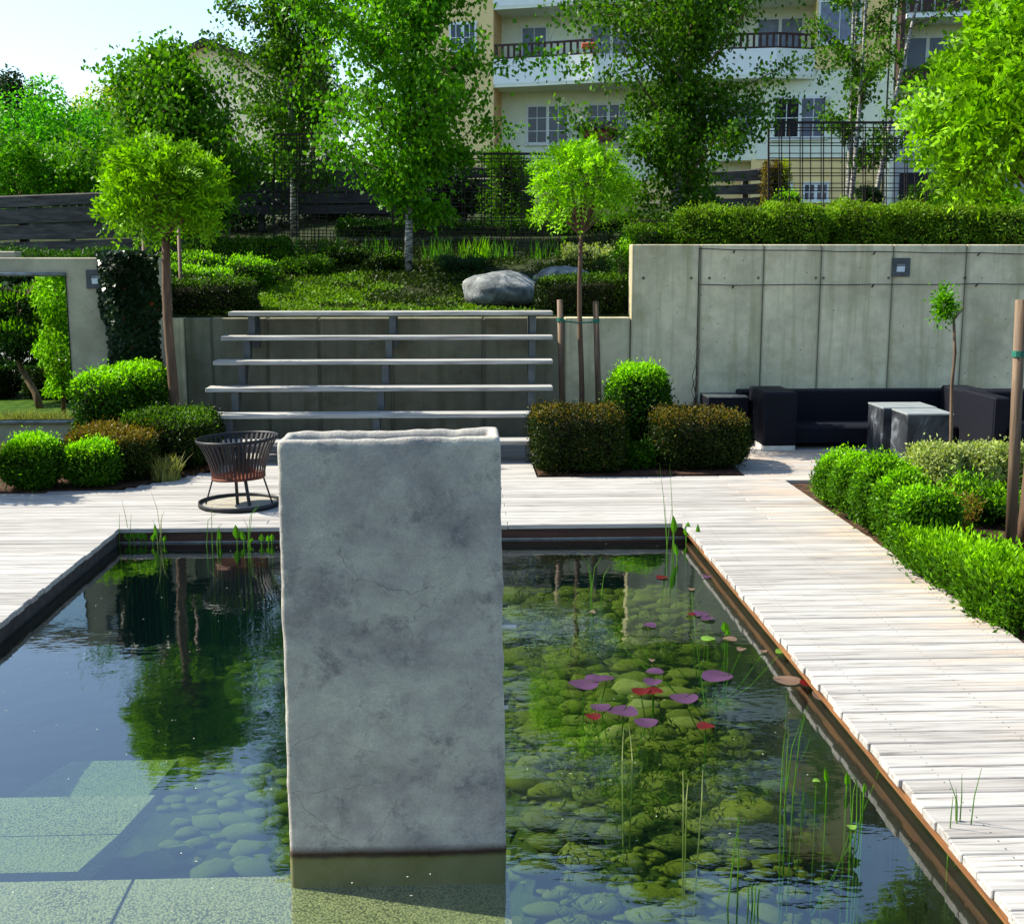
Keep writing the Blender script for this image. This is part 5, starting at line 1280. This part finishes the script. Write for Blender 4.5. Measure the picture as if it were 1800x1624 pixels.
for (lab, px, py, n_, hs, mt, sg) in (
    ('thin reeds in the far left corner of the pond', 222, 955, 3, (.22, .34), 'reed', 0), ('pale thin reeds left of the fire basket dish', 285, 958, 4, (.28, .4, .2), 'reedpale', .3),
    ('reeds in front of the left side of the fire basket dish', 372, 958, 4, (.2, .36), 'reed', .6), ('reeds in front of the right side of the fire basket dish', 445, 958, 4, (.22, .38), 'reed', .6),
    ('leaning reeds right of the pillar top at the far edge', 1045, 1046, 4, (.34, .22), 'reed', .5), ('tall straight reeds at the far right corner', 1172, 968, 5, (.62, .34, .2), 'reed', 0),
    ('tall reeds in the middle of the right side near the purple pads', 1386, 1405, 5, (.42, .3, .15), 'reed', .3), ('curved reeds beside the beam on the right', 1500, 1440, 4, (.28, .2), 'reed', .6),
    ('stout reeds crossing the plank ends on the right', 1676, 1500, 5, (.36, .3), 'reed', .5), ('single pale stalks below the purple lily pads', 1104, 1330, 2, (.16,), 'reedpale', 0),
    ('pale upright stalks between the near right stones', 1210, 1400, 3, (.12, .08), 'reedpale', 0), ('single dark stalk standing in the near sky reflection', 1294, 1600, 2, (.34,), 'reed', 0),
    ('bent dark twigs sticking out of the near water', 1330, 1600, 4, (.1, .14), 'reed', 1.0)):
    reed(lab, px, py, n_, hs, .05, mt, sg)
def arrow(label, spots):
    c = G(spots[0][0], spots[0][1], WZ); t = thing('arrowhead_plant', label, 'water plant', (c.x, c.y, WZ), 0, 'broad-leaved water plants at the far pond edge')
    for (px, py, pt, w) in spots:
        b = G(px, py, WZ); tp = P(px, pt, b.y); x, y_ = b.x - c.x, b.y - c.y; h = max(.05, tp.z - WZ); L = min(h * .75, .14)
        ln = rnd.uniform(-.02, .02); mb = MB(); mb.tube([(x, y_, bedz(b.x, min(b.y, 8.9)) - WZ), (x, y_, h - L * .9)], .004, 5); st_ = mb.build('stem', M['reed'], t)
        mb = MB(); W2 = w; zz_ = h - L; vs = []; fs = []
        prof_ = [0, .7, 1, .85, .5, 0]
        for k, a in enumerate(prof_):
            f_ = k / 5; vs += [(x - a * W2 / 2 + ln * f_, y_ - .012 * a + .006, zz_ + L * f_), (x + ln * f_, y_ + .004, zz_ + L * f_), (x + a * W2 / 2 + ln * f_, y_ - .012 * a + .006, zz_ + L * f_)]
        for k in range(5):
            a = k * 3; fs += [(a, a + 1, a + 4, a + 3), (a + 1, a + 2, a + 5, a + 4)]
        mb.add(vs, fs); mb.build('leaf', M['iris'], t)
arrow('broad arrow-shaped leaves in the far left corner of the pond', [(226, 955, 934, .05), (236, 955, 930, .05), (248, 955, 931, .05), (256, 955, 933, .045), (269, 957, 936, .045), (277, 957, 920, .035), (289, 957, 940, .03)])
arrow('broad arrow-shaped leaves below the fire basket dish', [(387, 957, 930, .035), (417, 957, 922, .055), (429, 957, 932, .05), (460, 957, 938, .045), (472, 957, 940, .04), (478, 957, 938, .04), (440, 957, 945, .03)])
arrow('broad arrow-shaped leaves at the far right corner of the pond', [(1184, 972, 906, .05), (1206, 952, 917, .06), (1226, 962, 920, .04), (1190, 985, 955, .035)])
arrow('single small green leaf shoot among the far right lily pads', [(1275, 1118, 1092, .05), (1280, 1120, 1105, .03)])
arrow('green leaf shoots beside the beam near the curved reeds', [(1453, 1385, 1350, .022), (1488, 1390, 1356, .024), (1518, 1400, 1376, .018)])
def padshape(r_, seed):
    mb = MB(); n_ = 20; vs = [(0, 0, .002)]; 
    for i in range(n_):
        a = 2 * PI * (i / (n_ - 1)) * .975 + .08; rr = r_ * (1 + .05 * math.sin(a * 3 + seed)); vs.append((math.cos(a) * rr, math.sin(a) * rr, .005 + .004 * math.sin(a * 2 + seed)))
    mb.add(vs, [(0, i, i + 1) for i in range(1, n_)]); return mb
def lily(label, pads, gr='water lilies floating on the pond'):
    c = G(pads[0][0], pads[0][1], WZ); t = thing('water_lily', label, 'water lily', (c.x, c.y, WZ), 0, gr); root_z = bedz(c.x, c.y) - WZ
    for i, (px, py, w, mt) in enumerate(pads):
        q = G(px, py, WZ); r_ = w / 2 / F * (q.y * 1.03)
        mb = padshape(r_, i + px); o = mb.build('pad', M[mt], t, True, (q.x - c.x, q.y - c.y, .003 + .0012 * (i % 4))); o.rotation_euler = (rnd.uniform(-.03, .03), rnd.uniform(-.03, .03), rnd.uniform(0, 6))
        mb = MB(); mb.tube([(q.x - c.x, q.y - c.y, .0), ((q.x - c.x) * .6, (q.y - c.y) * .6, root_z * .5), (0, 0, root_z)], .0028, 5); mb.build('stem', M['reed'], t)
lily('purple lily pads in the left group beside the pillar', [(1026, 1204, 54, 'pad'), (1048, 1195, 40, 'pad'), (1067, 1195, 28, 'pad')])
lily('two middle-sized purple pads above the crumpled red leaves', [(1150, 1182, 32, 'pad'), (1147, 1200, 34, 'pad'), (1126, 1217, 34, 'padred'), (1149, 1218, 36, 'padred')])
lily('large round purple pad, the farthest right of the open water group', [(1260, 1190, 56, 'pad'), (1202, 1229, 52, 'pad')])
lily('overlapping purple pads nearest to the camera', [(1095, 1252, 56, 'pad'), (1056, 1245, 38, 'pad'), (1136, 1272, 44, 'pad'), (1042, 1262, 30, 'padred')])
lily('dark red sunken lily leaf near the big mossy stone', [(1240, 1278, 34, 'padred')])
lily('brown-pink pads against the beam in the middle of the right side', [(1384, 1197, 50, 'padpale'), (1424, 1203, 36, 'padred'), (1449, 1225, 46, 'padpale')])
lily('purple pads at the far right of the pond', [(1232, 1081, 32, 'pad'), (1244, 1089, 26, 'pad'), (1141, 1101, 26, 'pad'), (1214, 1082, 16, 'padred')])
lily('purple pad touching the beam at the far right', [(1328, 1074, 28, 'pad')])
lily('tiny red pad alone in the far right water', [(1164, 1016, 22, 'padred'), (1243, 1015, 18, 'pad')])
lily('row of small pale pads along the wall reflection', [(1245, 1124, 26, 'padgreen'), (1282, 1125, 26, 'padpale'), (1303, 1143, 18, 'padpale'), (1342, 1147, 14, 'padpale'), (1374, 1147, 24, 'padgreen'), (1215, 1037, 14, 'padpale'), (1040, 1078, 14, 'padpale'), (1146, 1163, 12, 'padpale')])
lily('small green floating leaves near the curved reeds', [(1435, 1375, 14, 'padgreen'), (1497, 1456, 18, 'padgreen'), (1548, 1350, 20, 'padgreen')])
# small floating debris
n = 260; q = np.stack([rng.uniform(-2.5, 1.65, n), rng.uniform(3.2, 8.8, n), np.full(n, WZ + .002)], 1)
M['fluff'] = simple('pale_floating_fluff', (.5, .5, .42), .8)
o = bpy.data.objects.new('floating_debris', leaf_mesh('floating_debris', leaf_arrays(q, unit(n) * np.array([1, 1, 0.05]), np.tile([0, 0, 1.], (n, 1)), .009 * rng.uniform(.4, 1.5, n), .004, 0), [M['fluff']])); link(o); o['kind'] = 'stuff'

# ================================================================ WHAT THE MIRROR SHOWS (left of the photographed area)
def Q(px, py, Yv): p = P(px, py, Yv); return Vector((p.x, 2 * (YL - .014) - Yv, p.z))
mb = MB(); a = Q(-260, 700, 17.2); b = Q(110, 700, 17.2); mb.add([(-13, 6.5, -.02), (-5.02, 6.5, -.02), (-5.02, 12.9, -.02), (-13, 12.9, -.02)], [(0, 1, 2, 3)]); mb.build('lawn', M['lawn'])['kind'] = 'structure'
mb = MB(); mb.add([(-16, -1, -.03), (-5.02, -1, -.03), (-5.02, 6.48, -.03), (-16, 6.48, -.03)], [(0, 1, 2, 3)]); mb.build('gravel_path', M['gravel'])['kind'] = 'structure'
q = Q(72, 722, 16.6); pt = thing('twisted_pine', 'leaning dark pine with bright tips seen in the mirror', 'tree', (q.x, q.y, -.02))
mb = MB(); w = [Q(px, py, 16.6) - Vector((q.x, q.y, -.02)) for px, py in ((72, 722), (62, 690), (38, 650), (26, 610), (32, 560), (50, 520))]
mb.tube(w, [.06, .05, .042, .036, .03, .015], 8)
for d in w[3:]:
    for i in range(4): limb(mb, d, (rnd.uniform(-1, 1), rnd.uniform(-1, 1), .3), .5, .02, 4)
mb.build('trunk', M['bark'], pt, True)
n = 16000; cs = np.array([tuple(Q(px, py, 16.6 + dd) - Vector((q.x, q.y, -.02))) for px, py, dd in ((20, 540, 0), (60, 530, .3), (30, 590, -.2), (85, 570, .1), (-20, 560, 0), (60, 610, 0), (0, 610, .2), (80, 600, -.2), (-40, 520, .2), (40, 560, .4))])
i = rng.integers(0, len(cs), n); u = unit(n); pts = cs[i] + u * (.34 * rng.uniform(.5, 1.05, n))[:, None] * np.array([1, 1, .62])
v = leaf_arrays(pts, u + unit(n) * .5 + np.array([0, 0, .4]), unit(n), .07, .022)
o = bpy.data.objects.new('crown', leaf_mesh('crown', v, [M['darkleaf'], M['lime']], np.where((u[:, 2] > .35) & (rng.random(n) < .55), 1, 0))); link(o, pt)  # upward leaves turn lime: sunlit tops put into the colour
def mshrub(name, label, x0, x1, yt, Yv, dep, mat, n, L, tip=None, z0=0.0, **kw):
    a = Q(x0, yt, Yv); b = Q(x1, yt, Yv); me = shrub_mesh((b.x - a.x, dep, a.z - z0), n, L, mat, tip=tip, **kw); me.name = name
    o = bpy.data.objects.new(name, me); link(o); o.location = ((a.x + b.x) / 2, a.y, z0); tag(o, label, 'shrub')
mshrub('clipped_shrub', 'dark rounded shrub behind the pine seen in the mirror', 48, 106, 636, 18.0, 1.0, M['yew'], 9000, .04, tip=M['box'], p=3)
mshrub('clipped_shrub', 'dark shrub at the left edge of the mirror image', -40, 28, 636, 18.0, 1.0, M['yew'], 9000, .04, tip=M['box'], p=3)
mshrub('clipped_shrub', 'low green shrub in the right corner of the mirror image', 92, 150, 668, 17.6, .8, M['box'], 6000, .04, tip=M['boxnewlit'], p=3)
for i in range(5):
    q = Q(10 + i * 26, 730, 15.2 + .1 * (i % 2)); blades('grass_tuft', ('tuft of long grass at the left edge of the mirror image', 'tuft of long grass left of the pine trunk in the mirror', 'tuft of long grass directly at the pine trunk in the mirror', 'tuft of long grass between pine and maple in the mirror', 'tuft of long grass under the maple at the right edge of the mirror')[i], 'grass tuft', (q.x, q.y, -.02), 160, .16, M['strawgrass'], .22, .008, .6, 'grass tufts in front of the mirrored pine')
q = Q(103, 590, 15.6); mt_ = thing('japanese_maple', 'lime-green slender maple reflected at the right edge of the mirror', 'tree', (q.x, q.y, -.02)); mb = MB(); mb.tube([(0, 0, 0), (.03, 0, 1), (0, 0, 1.9)], [.03, .022, .01], 6)
for i in range(16): limb(mb, (0, 0, .5 + i * .08), (math.cos(i * 2.4), math.sin(i * 2.4), .3), .28, .008, 3)
mb.build('trunk', M['bark'], mt_, True)
n = 4200; zz2 = rng.uniform(.30, 2.0, n); rr2 = .25 * np.sqrt(rng.random(n)) * (1 + .3 * np.sin(zz2 * 9)); az = rng.uniform(0, 6.28, n)
pts = np.stack([np.cos(az) * rr2, np.sin(az) * rr2, zz2], 1); v = leaf_arrays(pts, unit(n) + np.array([0, 0, -.5]), unit(n) + np.array([0, 0, .6]), .07, .03)
o = bpy.data.objects.new('crown', leaf_mesh('crown', v, [M['lime']])); link(o, mt_)
for k in range(5):
    blob_tree('garden_tree', ('dark evergreen far left behind the photographer seen in the mirror', 'dark evergreen beyond the gravel seen in the mirror', 'dense evergreen filling the top of the mirror image', 'dark evergreen at the end of the gravel behind the photographer', 'dark evergreen nearest the pond behind the photographer')[k], 'tree',
              (-15.5 + k * 2.6, -4.5 - (k % 2), 2.6), 2.3, M['darkleaf'], 6000, .16, group='evergreens reflected in the mirror', ground=-.16)
